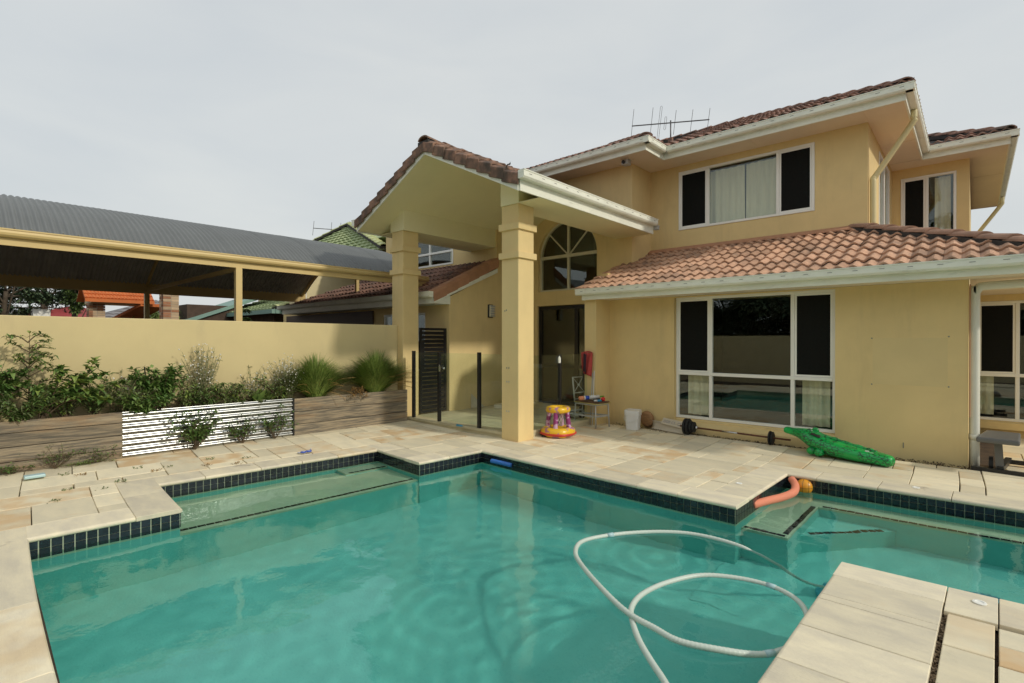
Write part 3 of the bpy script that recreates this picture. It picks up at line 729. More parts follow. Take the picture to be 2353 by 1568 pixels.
def caps(roof, p0, p1, m='tile_cap', r=.105, ln=.38, name='ridge_cap'):
    """row of overlapping half-round caps from p0 (low end) to p1"""
    a = Vector(p0); d = Vector(p1) - a; L = d.length; d.normalize(); sd = d.cross(Vector((0, 0, 1))).normalized(); up = sd.cross(d); n = max(1, round(L / ln))
    for k in range(n):
        q = a + d * (L * k / n); l2 = L / n * 1.12; b = MB(); v = []; seg = 8
        for (t, rr, lift) in ((0, r, .022), (.0, r * .86, .01), (l2, r * .92, -.004)):
            for s in range(seg + 1):
                an = math.pi * s / seg; v.append(q + d * t + sd * (rr * 1.15 * math.cos(an)) + up * (rr * .62 * math.sin(an) + lift))
        f = []
        for s in range(seg): f += [(seg + 1 + s, s, s + 1, seg + 2 + s)[::-1], (s, s + 1, 2 * (seg + 1) + s + 1, 2 * (seg + 1) + s)[::-1]]
        b.add(v, f); b.build(name, m, roof)
    mo = MB(); mo.bar(a - up * .035, a + d * L - up * .035, r * 2.3, .07); mo.build('mortar_bed', 'mortar', roof)
def gutter(p0, p1, out, h=.115, w=.11, name='gutter', slots=True, m='white_trim'):
    """box gutter hung from the fascia: p0-p1 is its back top edge, out the outward direction"""
    a = Vector(p0); c = Vector(p1); o = Vector(out).normalized(); d = (c - a).normalized(); up = Vector((0, 0, 1))
    prof = [(0, 0), (0, -h), (w * .82, -h), (w, -h * .78), (w, -.018), (w + .008, -.014), (w + .008, 0), (w - .012, 0), (w - .014, -h * .75), (.012, -h * .85), (.012, 0)]
    b = MB(); n = len(prof); v = [q + o * x + up * z for q in (a, c) for x, z in prof]
    f = [(i, (i + 1) % n, n + (i + 1) % n, n + i) for i in range(n)]
    f += [(0, 1, 2, 3, 4, 8, 9, 10), (n + 10, n + 9, n + 8, n + 4, n + 3, n + 2, n + 1, n)]
    b.add(v, f); g = b.build(name, m, house)
    if slots:
        s = MB(); L = (c - a).length; k = int(L / .28)
        for i in range(k):
            q = a + d * (L * (i + .5) / k) + o * (w + .0005) + up * (-h * .42); s.bar(q - d * .028, q + d * .028, .004, .007)
        tag(s.build('overflow_slot', 'gutter_mark', g), kind='stuff')
    e = MB()
    for q in (a - d * .003, c + d * .001):
        e.hexa([q + o * x + up * z + d * t for t in (0, .002) for x, z in ((0, -h), (w * .86, -h), (w, 0), (0, 0))])
    e.build('end_cap', m, g)
    return g
P22 = .44
# -- wing roof (over the ground floor room)
wr = MB(); ZE = 2.515
wr.slab([(-5.50, 8.06, ZE - .03), (.93, 8.06, ZE - .03), (-1.46, 10.45, 3.455), (-5.50, 10.45, 3.455)], (0, 0, -.05))
wr.slab([(.93, 8.06, ZE - .03), (.93, 13.2, ZE - .03), (-1.40, 13.2, 3.42), (-1.46, 10.45, 3.455)], (0, 0, -.05))
wing = wr.build('roof', 'mortar', house); wing['label'] = 'terracotta tiled roof over the ground floor wing'
hipn = Vector((1, 1, 0)).normalized()
lay(wing, (-5.56, 8.035, ZE), (1, 0, 0), (0, 1, .395), 6.8, 2.6, 'tile_wing', planes=[((.93, 8.06, 0), hipn), ((-5.53, 8, 0), (-1, 0, 0)), ((0, 10.43, 0), (0, 1, 0))])
lay(wing, (.96, 8.0, ZE), (0, 1, 0), (-1, 0, .395), 5.2, 2.5, 'tile_wing', planes=[((.93, 8.06, 0), -hipn), ((-1.34, 0, 0), (-1, 0, 0))], parts=False)
caps(wing, (.90, 8.09, ZE + .055), (-1.50, 10.46, 3.52), r=.115, ln=.40)
# flat verge covers stepping up the left edge
for k in range(7):
    y0 = 8.03 + k * .32; z0 = ZE + (y0 - 8.03) * .395
    b = MB(); b.hexa([(-5.62, y0, z0 + .035), (-5.40, y0, z0 + .035), (-5.40, y0 + .36, z0 + .14), (-5.62, y0 + .36, z0 + .14), (-5.62, y0, z0 + .065), (-5.40, y0, z0 + .065), (-5.40, y0 + .36, z0 + .17), (-5.62, y0 + .36, z0 + .17)])
    bevel(b.build('verge_tile', 'tile_wing', wing), .006, 1)
fl = MB(); fl.hexa([(-5.3, 10.30, 3.46), (-1.45, 10.30, 3.46), (-1.45, 10.428, 3.50), (-5.3, 10.428, 3.50), (-5.3, 10.30, 3.485), (-1.45, 10.30, 3.485), (-1.45, 10.428, 3.555), (-5.3, 10.428, 3.555)]); fl.build('flashing', 'tile_orange', wing)
b = MB(); b.box(-5.50, .96, 8.095, 8.12, 2.345, 2.515); b.build('fascia', 'white_trim', house)
gutter((-5.58, 8.094, 2.548), (.985, 8.094, 2.548), (0, -1, 0))
b = MB(); b.box(-5.50, .93, 8.121, 8.699, 2.363, 2.375); b.box(-.04, .93, 8.70, 12.0, 2.364, 2.376); b.build('soffit', 'soffit', house)
b = MB(); b.box(.935, .96, 8.121, 13, 2.345, 2.515); b.build('fascia', 'white_trim', house)
gutter((.961, 8.12, 2.548), (.961, 13.0, 2.548), (1, 0, 0))
b = MB(); b.box(-5.518, -5.502, 8.12, 9.6, 2.345, 2.50); b.build('fascia', 'white_trim', house)

# -- upper roof
ZU = 5.455
up = MB()
def zpl(d): return ZU - .035 + P22 * d
# main hip (over the window wall), entry hip, right return
up.slab([(-9.2, 9.78, zpl(0)), (-.72, 9.78, zpl(0)), (-4.22, 13.28, zpl(3.5)), (-7.0, 13.28, zpl(3.5))], (0, 0, -.04))
up.slab([(-.72, 9.78, zpl(0)), (-.72, 16.8, zpl(0)), (-4.22, 13.28, zpl(3.5))], (0, 0, -.04))
up.slab([(-8.85, 9.03, zpl(0)), (-4.64, 9.03, zpl(0)), (-6.745, 11.135, zpl(2.105))], (0, 0, -.04))
up.slab([(-4.64, 9.03, zpl(0)), (-4.64, 9.80, zpl(0)), (-6.745, 12.0, zpl(2.105)), (-6.745, 11.135, zpl(2.105))], (0, 0, -.04))
up.slab([(-8.85, 9.03, zpl(0)), (-6.745, 11.135, zpl(2.105)), (-6.745, 12.0, zpl(2.105)), (-8.85, 9.8, zpl(0))], (0, 0, -.04))
up.slab([(-.9, 13.24, zpl(0)), (.53, 13.24, zpl(0)), (-2.5, 16.27, zpl(3.03)), (-2.5, 14.9, zpl(1.6))], (0, 0, -.04))
up.slab([(.53, 13.24, zpl(0)), (.53, 19.6, zpl(0)), (-2.5, 16.4, zpl(3.03)), (-2.5, 16.27, zpl(3.03))], (0, 0, -.04))
uroof = up.build('roof', 'mortar', house); uroof['label'] = 'weathered hip roof over the upper storey'
s45 = Vector((1, 1, 0)).normalized(); sm = Vector((-1, 1, 0)).normalized()
lay(uroof, (-4.70, 9.755, ZU), (1, 0, 0), (0, 1, P22), 4.2, 3.7, 'tile_upper', planes=[((-.72, 9.78, 0), s45), ((-4.64, 9.78, 0), (-1, -1, 0)), ((0, 13.3, 0), (0, 1, 0))])
lay(uroof, (-8.9, 9.005, ZU), (1, 0, 0), (0, 1, P22), 4.4, 2.3, 'tile_upper', planes=[((-4.64, 9.03, 0), s45), ((-8.85, 9.03, 0), sm)], parts=False)
lay(uroof, (-4.615, 9.0, ZU), (0, 1, 0), (-1, 0, P22), 3.4, 2.3, 'tile_upper', planes=[((-4.64, 9.03, 0), -s45), ((-4.64, 9.78, 0), (1, 1, 0)), ((-6.745, 0, 0), (-1, 0, 0))], parts=False)
lay(uroof, (-.8, 13.215, ZU), (1, 0, 0), (0, 1, P22), 1.5, 2.6, 'tile_upper', planes=[((.53, 13.24, 0), s45), ((-.72, 13.24, 0), sm)], parts=False)
lay(uroof, (-.69, 9.78, ZU), (0, 1, 0), (-1, 0, P22), 7, 3.6, 'tile_upper', planes=[((-.72, 9.78, 0), -s45), ((-.72, 13.24, 0), (1, 1, 0))], parts=False)
caps(uroof, (-.76, 9.82, ZU + .04), (-4.22, 13.28, zpl(3.5) + .045), 'tile_upper', .11, .40)
caps(uroof, (-4.68, 9.07, ZU + .04), (-6.745, 11.135, zpl(2.105) + .045), 'tile_upper', .11, .40)
caps(uroof, (.50, 13.28, ZU + .04), (-2.5, 16.27, zpl(3.03) + .045), 'tile_upper', .11, .40)
caps(uroof, (-4.22, 13.28, zpl(3.5) + .045), (-7.0, 13.28, zpl(3.5) + .045), 'tile_upper', .11, .40)
# upper eaves: fascia, soffit, gutters
b = MB()
b.box(-8.85, -4.70, 9.03, 9.055, 5.235, 5.42); b.box(-4.70, -4.675, 9.03, 9.80, 5.235, 5.42); b.box(-4.675, -.775, 9.80, 9.825, 5.235, 5.42); b.box(-.80, -.775, 9.825, 13.27, 5.235, 5.42)
b.box(-.775, .475, 13.27, 13.295, 5.235, 5.42); b.box(.475, .50, 13.27, 19.4, 5.235, 5.42); b.build('fascia', 'white_trim', house)
b = MB()
b.box(-8.85, -4.70, 9.056, 9.60, 5.255, 5.27); b.box(-5.28, -4.70, 9.60, 10.43, 5.2555, 5.27); b.box(-4.70, -.80, 9.826, 10.43, 5.255, 5.27); b.box(-1.33, -.80, 10.43, 13.27, 5.2555, 5.27)
b.box(-1.33, .474, 13.296, 13.85, 5.255, 5.27); b.box(-.07, .474, 13.85, 19.4, 5.2555, 5.27); b.build('soffit', 'soffit', house)
for k, (x0, x1, y0, y1) in enumerate(((-3.06, -3.05, 9.83, 10.42), (-1.335, -1.325, 9.83, 10.43), (-1.32, -.81, 11.9, 11.91), (-.075, -.065, 13.3, 13.85), (-.06, .47, 15.6, 15.61))):
    b = MB(); b.box(x0, x1, y0, y1, 5.2500, 5.2545); b.build('soffit_joint', 'soffit', house)
gutter((-8.85, 9.029, ZU), (-4.565, 9.029, ZU), (0, -1, 0)); gutter((-4.674, 8.92, ZU), (-4.674, 9.689, ZU), (1, 0, 0))
gutter((-4.564, 9.799, ZU), (-.665, 9.799, ZU), (0, -1, 0)); gutter((-.774, 9.69, ZU), (-.774, 13.159, ZU), (1, 0, 0))
gutter((-.664, 13.269, ZU), (.61, 13.269, ZU), (0, -1, 0)); gutter((.501, 13.16, ZU), (.501, 19.4, ZU), (1, 0, 0))

# -- porch: gabled canopy on two columns
PX0, PX1, PXC, PZS = -9.05, -4.83, -6.94, 3.735; PY0, PY1 = 5.50, 9.60; PS = 1.02 / 2.11
def rz(x): return PZS + PS * (min(x - PX0, PX1 - x))
pm = MB()
for s, xe in ((-1, PX0), (1, PX1)):
    pm.slab([(xe, PY0 + .02, PZS + .16), (PXC, PY0 + .02, rz(PXC) + .16), (PXC, PY1, rz(PXC) + .16), (xe, PY1, PZS + .16)], (0, 0, .05))
porch = pm.build('roof', 'mortar', house); porch['label'] = 'gabled porch roof with weathered verge tiles'
cm = MB()
for xe, sgn in ((PX0, 1), (PX1, -1)):
    xi = xe + sgn * .82
    cm.slab([(xe + sgn * .02, PY0 + .022, PZS + .012), (PXC, PY0 + .022, rz(PXC) - .002), (PXC, PY1, rz(PXC) - .002), (xe + sgn * .02, PY1, PZS + .012)], (0, 0, .02))
cm.build('ceiling', 'porch_ceiling', house)
for xe, sgn, xo, xi in ((PX0, 1, -8.68, -8.24), (PX1, -1, -5.28, -5.66)):
    b = MB(); ztop = lambda x: rz(x) + .004
    b.add([(x, y, z) for y in (6.03, PY1) for (x, z) in ((xo, PZS + .002), (xi, PZS + .002), (xi, ztop(xi)), (xo, ztop(xo)))], [(0, 1, 2, 3)[::(1 if xo < xi else -1)], (4, 5, 6, 7)[::(-1 if xo < xi else 1)], (0, 4, 5, 1), (1, 5, 6, 2), (2, 6, 7, 3), (3, 7, 4, 0)])
    b.build('beam', 'porch_ceiling', house)
    b = MB(); b.box(xo, xe + sgn * .02, 6.031, PY1, PZS - .001, PZS + .009); b.build('soffit', 'porch_ceiling', house)
# barge boards
for xe in (PX0, PX1):
    b = MB(); b.hexa([(xe, PY0, PZS - .01), (PXC, PY0, rz(PXC) - .01), (PXC, PY0 + .02, rz(PXC) - .01), (xe, PY0 + .02, PZS - .01), (xe, PY0, PZS + .15), (PXC, PY0, rz(PXC) + .15), (PXC, PY0 + .02, rz(PXC) + .15), (xe, PY0 + .02, PZS + .15)]); b.build('barge_board', 'white_trim', house)
# verge tiles: angled cover tiles lapping down each rake
for xe, sgn in ((PX0, 1), (PX1, -1)):
    n = 8; L = PXC - xe
    for k in range(n):
        t0 = k / n; t1 = (k + 1.10) / n; xa, xb = xe + L * t0 - sgn * .03, xe + L * min(t1, 1.0)
        za, zb = PZS + PS * abs(xa - xe) * (1 if k else -1) + .14, PZS + PS * abs(xb - xe) + .14; q = .045 + random.uniform(-.004, .008); yo = random.uniform(-.006, .006)
        y0, y1, y2 = PY0 - .035 + yo, PY0 - .002, PY0 + .30
        zl = za + q; zh = zb
        ring = []
        for (x, z, d) in ((xa, zl, .0), (xb, zh, -.012)):
            ring += [(x, y0 - (.012 if d == 0 else 0), z - .115), (x, y0 - (.012 if d == 0 else 0), z + .045), (x, y0 + .06, z + .085), (x, y2, z + .085), (x, y2, z + .055), (x, y1 + .035, z + .05), (x, y1 - .008, z + .03), (x, y1 - .008, z - .115)]
        b = MB(); nn = 8
        f = [tuple(range(nn)), tuple(range(nn, 2 * nn))[::-1]] + [(i, nn + i, nn + (i + 1) % nn, (i + 1) % nn) for i in range(nn)]
        if sgn < 0: f = [g_[::-1] for g_ in f]
        b.add(ring, f); bevel(b.build('verge_tile', 'tile_verge', porch), .012, 2)
lay(porch, (PX1 + .06, PY0 + .2, PZS + .20), (0, 1, 0), (-1, 0, PS), 4.1, 2.4, 'tile_verge', planes=[((PXC, 0, 0), (-1, 0, 0)), ((0, PY1, 0), (0, 1, 0)), ((0, PY0 + .2, 0), (0, -1, 0))], parts=False)
lay(porch, (PX0 - .06, PY0 + .2, PZS + .20), (0, 1, 0), (1, 0, PS), 4.1, 2.4, 'tile_verge', planes=[((PXC, 0, 0), (1, 0, 0)), ((0, PY1, 0), (0, 1, 0)), ((0, PY0 + .2, 0), (0, -1, 0))], parts=False)
caps(porch, (PXC, PY0 - .03, rz(PXC) + .205), (PXC, PY1, rz(PXC) + .205), 'tile_verge', .12, .40)
b = MB(); b.box(PX1 + .002, PX1 + .03, PY0 + .02, PY1, PZS - .01, PZS + .16); b.build('fascia', 'white_trim', house)
b = MB(); b.box(PX0 - .03, PX0 - .002, PY0 + .02, 8.6, PZS - .01, PZS + .16); b.build('fascia', 'white_trim', house)
gutter((PX1 + .031, PY0 - .03, PZS + .265), (PX1 + .031, PY1 - .02, PZS + .265), (1, 0, 0), h=.12); gutter((PX0 - .031, PY0 - .03, PZS + .235), (PX0 - .031, 8.55, PZS + .235), (-1, 0, 0), h=.12)
b = MB(); b.box(-4.70, -4.79, 9.585, 9.66, PZS + .07, PZS + .155); b.build('gutter_outlet', 'grey_metal', house)
# columns with two moulded bands each
for (x0, x1, y0, y1, zb) in ((-5.66, -5.30, 6.05, 6.43, -.06), (-8.66, -8.295, 6.05, 6.43, -.06)):
    b = MB(); b.box(x0, x1, y0, y1, zb, PZS + .004); c_ = bevel(b.build('column', 'render_wall', house), .012, 2)
    for z0, z1 in ((3.335, 3.445), (2.885, 2.985)):
        d = MB(); d.box(x0 - .035, x1 + .035, y0 - .035, y1 + .035, z0, z1); bevel(d.build('moulded_band', 'render_wall', c_), .006, 2)

# -- left wing roof
LZ = 2.50; LS = .478
lm = MB(); lm.slab([(-8.24, 6.74, LZ - .03), (-8.24, 8.62, LZ - .03 + LS * 1.88), (-13.2, 8.62, LZ - .03 + LS * 1.88), (-15.2, 6.74, LZ - .03)], (0, 0, -.05)); lroof = lm.build('roof', 'mortar', house); lroof['label'] = 'terracotta tiled lean-to roof behind the left column'
lay(lroof, (-15.3, 6.715, LZ), (1, 0, 0), (0, 1, LS), 7.2, 2.1, 'tile_upper', planes=[((-8.25, 0, 0), (1, 0, 0)), ((0, 8.6, 0), (0, 1, 0)), ((-15.2, 6.74, 0), Vector((-1.88, 2.0, 0)).normalized())], u0=.02)
for k in range(6):
    y0 = 6.72 + k * .315; z0 = LZ + (y0 - 6.72) * LS
    b = MB(); ring = []
    for (y, dz) in ((y0, .03), (y0 + .345, .012)):
        z = LZ + (y - 6.72) * LS + dz
        ring += [(-8.165, y, z - .155), (-8.150, y, z + .02), (-8.20, y, z + .075), (-8.40, y, z + .075), (-8.40, y, z + .04), (-8.21, y, z + .04), (-8.185, y, z - .155)]
    n = 7; b.add(ring, [tuple(range(n))[::-1], tuple(range(n, 2 * n))] + [(i, (i + 1) % n, n + (i + 1) % n, n + i) for i in range(n)]); bevel(b.build('verge_tile', 'tile_orange', lroof), .008, 2)
b = MB(); b.hexa([(-8.19, 6.72, 2.345), (-8.168, 6.72, 2.345), (-8.168, 8.6, 3.145), (-8.19, 8.6, 3.145), (-8.19, 6.72, 2.44), (-8.168, 6.72, 2.44), (-8.168, 8.6, 3.24), (-8.19, 8.6, 3.24)]); b.build('barge_board', 'white_trim', house)
b = MB(); b.slab([(-8.195, 6.73, 2.345), (-8.195, 7.18, 2.345), (-8.195, 7.18, 2.53)], (-.02, 0, 0)); b.box(-15.1, -8.20, 6.745, 7.16, 2.345, 2.36); b.build('soffit', 'white_trim', house)
b = MB(); b.box(-15.1, -8.215, 6.72, 6.744, 2.345, 2.47); b.build('fascia', 'white_trim', house)
gutter((-15.2, 6.719, 2.585), (-8.19, 6.719, 2.585), (0, -1, 0), slots=False)

# -- downpipes
def pipe(pts, r, m, name='downpipe'):
    return MB().tube(spline(pts, 6), r, 14).build(name, m, house, True)
pipe([(-.735, 10.6, 5.33), (-.735, 10.6, 5.20), (-.76, 10.6, 5.12), (-1.20, 10.55, 4.42), (-1.265, 10.53, 4.32), (-1.268, 10.52, 4.2), (-1.268, 10.52, 3.5)], .046, 'cream_pipe')
pipe([(.54, 18.6, 5.33), (.54, 18.6, 5.2), (.50, 18.6, 5.1), (.06, 18.55, 4.42), (-.005, 18.5, 4.3), (-.005, 18.5, 2.6)], .046, 'cream_pipe')
pipe([(.95, 8.78, 2.30), (.5, 8.78, 2.285), (.12, 8.78, 2.275), (.045, 8.78, 2.255), (.012, 8.78, 2.19), (.008, 8.78, 2.1), (.008, 8.78, -.04)], .052, 'white_pipe')
pc = MB(); pc.lathe([(.056, 0), (.056, .07)], (.008, 8.78, .33), 14); pc.build('pipe_socket', 'white_pipe', house, True)
cb = MB(); cb.tube([(-.035, 8.69, 2.3), (-.035, 8.69, .62)], .006, 6); cb.build('conduit', 'tile_orange', house)
# fixing holes and the small stub on the right-hand wall
for (x, z) in ((-1.06, 1.62), (-.24, 1.64), (-1.06, .98), (-.24, .99)):
    b = MB(); b.lathe([(.010, 0), (.008, .004)], (0, 0, 0), 8); b.v = [(x + p[0], 8.699 - p[2], z + p[1]) for p in b.v]; b.build('wall_plug', 'gutter_mark', house)
b = MB(); b.box(-1.05, -.25, 8.6985, 8.70, .985, 1.625); mat('paint_patch', (0.74, 0.585, 0.29), .8, .08, 1.5); b.build('paint_patch', 'paint_patch', house)
b = MB(); b.box(-.71, -.70, 8.69, 8.70, .14, .21); b.build('wall_stub', 'gutter_mark', house)
for (x, z) in ((-5.545, 1.15), (-5.50, 1.15), (-5.545, .93), (-5.50, .93), (-5.545, .46), (-5.50, .46), (-5.585, 2.06), (-5.55, 2.07)):
    b = MB(); b.box(x - .008, x + .008, 6.046, 6.05, z - .012, z + .012); b.build('bolt_plate', 'grey_metal' if z < 1 else 'gutter_mark', house)

# ------------------------------------------------------------------ garden wall and planters
def gwx(y): return -8.46 - .06 * (6.05 - y)          # face of the garden wall
gw = MB(); gw.hexa([(gwx(-4), -4, -.06), (gwx(6.05), 6.05, -.06), (gwx(6.05) - .2, 6.05, -.06), (gwx(-4) - .2, -4, -.06), (gwx(-4), -4, 1.915), (gwx(6.05), 6.05, 1.885), (gwx(6.05) - .2, 6.05, 1.885), (gwx(-4) - .2, -4, 1.915)])
tag(bevel(gw.build('garden_wall', 'render_garden'), .012), 'long cream rendered garden wall behind the planter boxes', 'wall')
def plx(y): return -8.125 - .038 * (6.09 - y)        # face of the planters
PT = .648
def boards(name, label, ya, yb, n, hts, grp):
    t = thing(name, (plx((ya + yb) / 2), (ya + yb) / 2, 0), label, 'planter', grp); z = .02
    for k in range(n):
        h = hts[k]; dx = random.uniform(-.004, .004)
        b = MB(); b.hexa([(plx(ya) + dx, ya, z), (plx(yb) + dx, yb, z), (plx(yb) + dx - .045, yb, z), (plx(ya) + dx - .045, ya, z), (plx(ya) + dx, ya, z + h - .007), (plx(yb) + dx, yb, z + h - .007), (plx(yb) + dx - .045, yb, z + h - .007), (plx(ya) + dx - .045, ya, z + h - .007)])
        bevel(b.build('board', 'timber', t), .006, 2); z += h
    b = MB(); b.hexa([(plx(ya) - .046, ya + .02, 0), (plx(yb) - .046, yb - .02, 0), (gwx(yb) + .004, yb - .02, 0), (gwx(ya) + .004, ya + .02, 0), (plx(ya) - .046, ya + .02, PT - .05), (plx(yb) - .046, yb - .02, PT - .05), (gwx(yb) + .004, yb - .02, PT - .05), (gwx(ya) + .004, ya + .02, PT - .05)])
    b.build('soil', 'soil', t)
    return t
t = boards('timber_planter', 'weathered three-board timber planter box beside the left porch column', 3.85, 6.03, 3, (.20, .21, .215), 'planter boxes along the garden wall')
e = MB(); e.box(plx(3.85) - .05, plx(3.85) + .012, 3.822, 3.846, .0, PT); e.build('corner_post', 'black_metal', t)
t2 = boards('timber_planter', 'weathered timber planter box left of the corrugated iron one', -2.5, 1.60, 4, (.155, .175, .165, .14), 'planter boxes along the garden wall')
t3 = thing('corrugated_planter', (plx(2.7), 2.7, 0), 'shiny corrugated iron planter box between the two timber ones', 'planter', 'planter boxes along the garden wall')
b = MB(); v = []; f = []; nz = 88
for k in range(nz + 1):
    z = .03 + (PT - .03) * k / nz; d = .011 * math.cos(2 * math.pi * z / .0765)
    for y in (1.60, 2.72, 3.82): v.append((plx(y) - .004 + d, y, z))
for k in range(nz):
    for j in range(2): f.append((3 * k + j, 3 * k + j + 1, 3 * k + j + 4, 3 * k + j + 3))
b.add(v, f); b.build('corrugated_sheet', 'corrugated', t3, True)
b = MB()
for y in (1.66, 2.2, 2.74, 3.3, 3.76):
    for z in (.12, .35, .57): b.lathe([(.006, 0), (.005, .004)], (0, 0, 0), 6); n = 12; b.v[-n:] = [(plx(y) + .010 + p[2], y + p[0], z + p[1]) for p in b.v[-n:]]
tag(b.build('rivets', 'gutter_mark', t3), kind='stuff')
b = MB(); b.hexa([(plx(1.62) - .03, 1.62, 0), (plx(3.8) - .03, 3.8, 0), (gwx(3.8) + .004, 3.8, 0), (gwx(1.62) + .004, 1.62, 0), (plx(1.62) - .03, 1.62, PT - .05), (plx(3.8) - .03, 3.8, PT - .05), (gwx(3.8) + .004, 3.8, PT - .05), (gwx(1.62) + .004, 1.62, PT - .05)]); b.build('soil', 'soil', t3)

# ------------------------------------------------------------------ plants
def leaf(b, p, d, L, w, droop=.3, mi=0, fold=.25):
    """one leaf: six-vertex blade with a fold along the midrib"""
    d = Vector(d).normalized(); up = Vector((0, 0, 1)); s = d.cross(up)
    if s.length < .1: s = Vector((1, 0, 0))
    s.normalize(); n = s.cross(d); p = Vector(p)
    q1 = p + d * L * .45; q2 = p + d * L - up * L * droop
    b.add([p, q1 + s * w / 2 + n * w * fold, q1 - s * w / 2 + n * w * fold, q1, q2], [(0, 3, 1), (0, 2, 3), (3, 4, 1), (3, 2, 4)], mi)
def rdir(rng, up=.2):
    a = rng.uniform(0, 2 * math.pi); z = rng.uniform(-.5, 1) + up; v = Vector((math.cos(a), math.sin(a), z)); return v.normalized()
def shrub(name, label, cat, base, branches, leaves, L, w, ms, seed, group=None, stem_r=.008, drp=.35):
    """branches: list of (list of points); leaves: per-branch count; leaves grow along the outer part of each branch"""
    rng = random.Random(seed); t = thing(name, base, label, cat, group); st = MB(); fo = MB(); B = Vector(base)
    for k, br in enumerate(branches):
        P = spline([B + Vector(p) for p in br], 5); n = len(P)
        st.tube(P, [stem_r * (1 - .75 * i / n) for i in range(n)], 5)
        cnt = leaves[k] if isinstance(leaves, (list, tuple)) else leaves
        for _ in range(cnt):
            i = rng.randint(max(1, int(n * .35)), n - 1); p = P[i] + rdir(rng, 0) * rng.uniform(0, .035)
            d = rdir(rng, .15); leaf(fo, p, d, L * rng.uniform(.6, 1.2), w * rng.uniform(.7, 1.2), drp * rng.uniform(0, 1.4), rng.choice(range(len(ms))))
    st.build('stem', 'stem', t, True); fo.build('foliage', list(ms), t)
    return t
def fan(n, h, spread, rng, y_spread=None, lean=(0, 0)):
    out = []
    for _ in range(n):
        a = rng.uniform(0, 2 * math.pi); s = spread * rng.uniform(.3, 1); hh = h * rng.uniform(.55, 1); x, y = math.cos(a) * s * .45 + lean[0] * hh, math.sin(a) * s * (y_spread or 1) + lean[1] * hh
        out.append([(0, 0, 0), (x * .35, y * .35, hh * .5), (x, y, hh)])
    return out
SZ = PT - .06
def pp(y, f=.5): return (plx(y) * (1 - f) + gwx(y) * f, y, SZ)
PG = 'plants growing in the planter boxes'
rng = random.Random(3)
# tall sapling, far left
br = [[(0, 0, 0), (.01, .0, .5), (0.0, .01, 1.08)]]
for z0_ in (.32, .40, .47, .55, .62, .68, .74, .8, .85, .90, .95, 1.0, 1.04):
    for s in ((-1, 1) if rng.random() < .5 else (rng.choice((-1, 1)),)):
        z = z0_ + rng.uniform(-.04, .04); l = .26 * rng.uniform(.5, 1.2) * (1.15 - (z - .3) * .75); br.append([(0, 0, z - .05), (rng.uniform(-.06, .1), s * l * .5, z + .03), (rng.uniform(-.08, .12), s * l * rng.uniform(.7, 1.1), z + rng.uniform(.0, .08))])
shrub('sapling', 'tall slender sapling with fine leaves at the left end of the planters', 'plant', pp(.72, .4), br, [14] + [26] * 30, .085, .026, ('leaf_dark', 'leaf_mid', 'leaf_light'), 11, PG)
# citrus: big glossy leaves on arching branches
cb_ = [[(0, 0, 0), (.05, .15, .22), (.08, .38, .45), (.1, .52, .74)], [(0, 0, 0), (.06, .1, .25), (.12, .18, .52), (.12, .2, .66)], [(0, 0, 0), (.07, .25, .25), (.1, .55, .36), (.1, .78, .44)], [(0, 0, 0), (.1, .0, .2), (.15, -.02, .42)],
       [(.05, .15, .22), (.14, .3, .3), (.17, .42, .27)], [(.08, .38, .45), (.12, .46, .48), (.12, .62, .56)], [(.06, .1, .25), (.1, .26, .4), (.1, .34, .56)], [(.07, .25, .25), (.12, .5, .27), (.14, .64, .22)]]
shrub('citrus_shrub', 'glossy dark green citrus shrub with arching branches leaning over the left timber planter', 'plant', pp(.80, .3), cb_, [85, 80, 66, 60, 40, 50, 50, 40], .125, .068, ('leaf_dark', 'leaf_dark', 'leaf_mid', 'leaf_light'), 12, PG, .011)
# leafy mass at the frame edge
shrub('leafy_bush', 'dense dark leafy bush at the left edge of the photo', 'plant', pp(.30, .25), fan(22, .72, .46, rng, 1.0), 70, .10, .046, ('leaf_dark', 'leaf_dark', 'leaf_mid'), 13, PG)
shrub('trailing_bush', 'mixed green bush spilling over the top of the left timber planter', 'plant', (plx(.62) - .03, .62, SZ), fan(24, .42, .46, rng, 1.1, (.22, 0)), 60, .068, .032, ('leaf_mid', 'leaf_dark', 'leaf_weed'), 14, PG)
shrub('small_weed_bush', 'straggly low weed bush beneath the arching citrus branches', 'plant', pp(1.35, .4), fan(22, .50, .42, rng, 1.0), 36, .07, .026, ('leaf_weed', 'leaf_mid'), 15, PG)
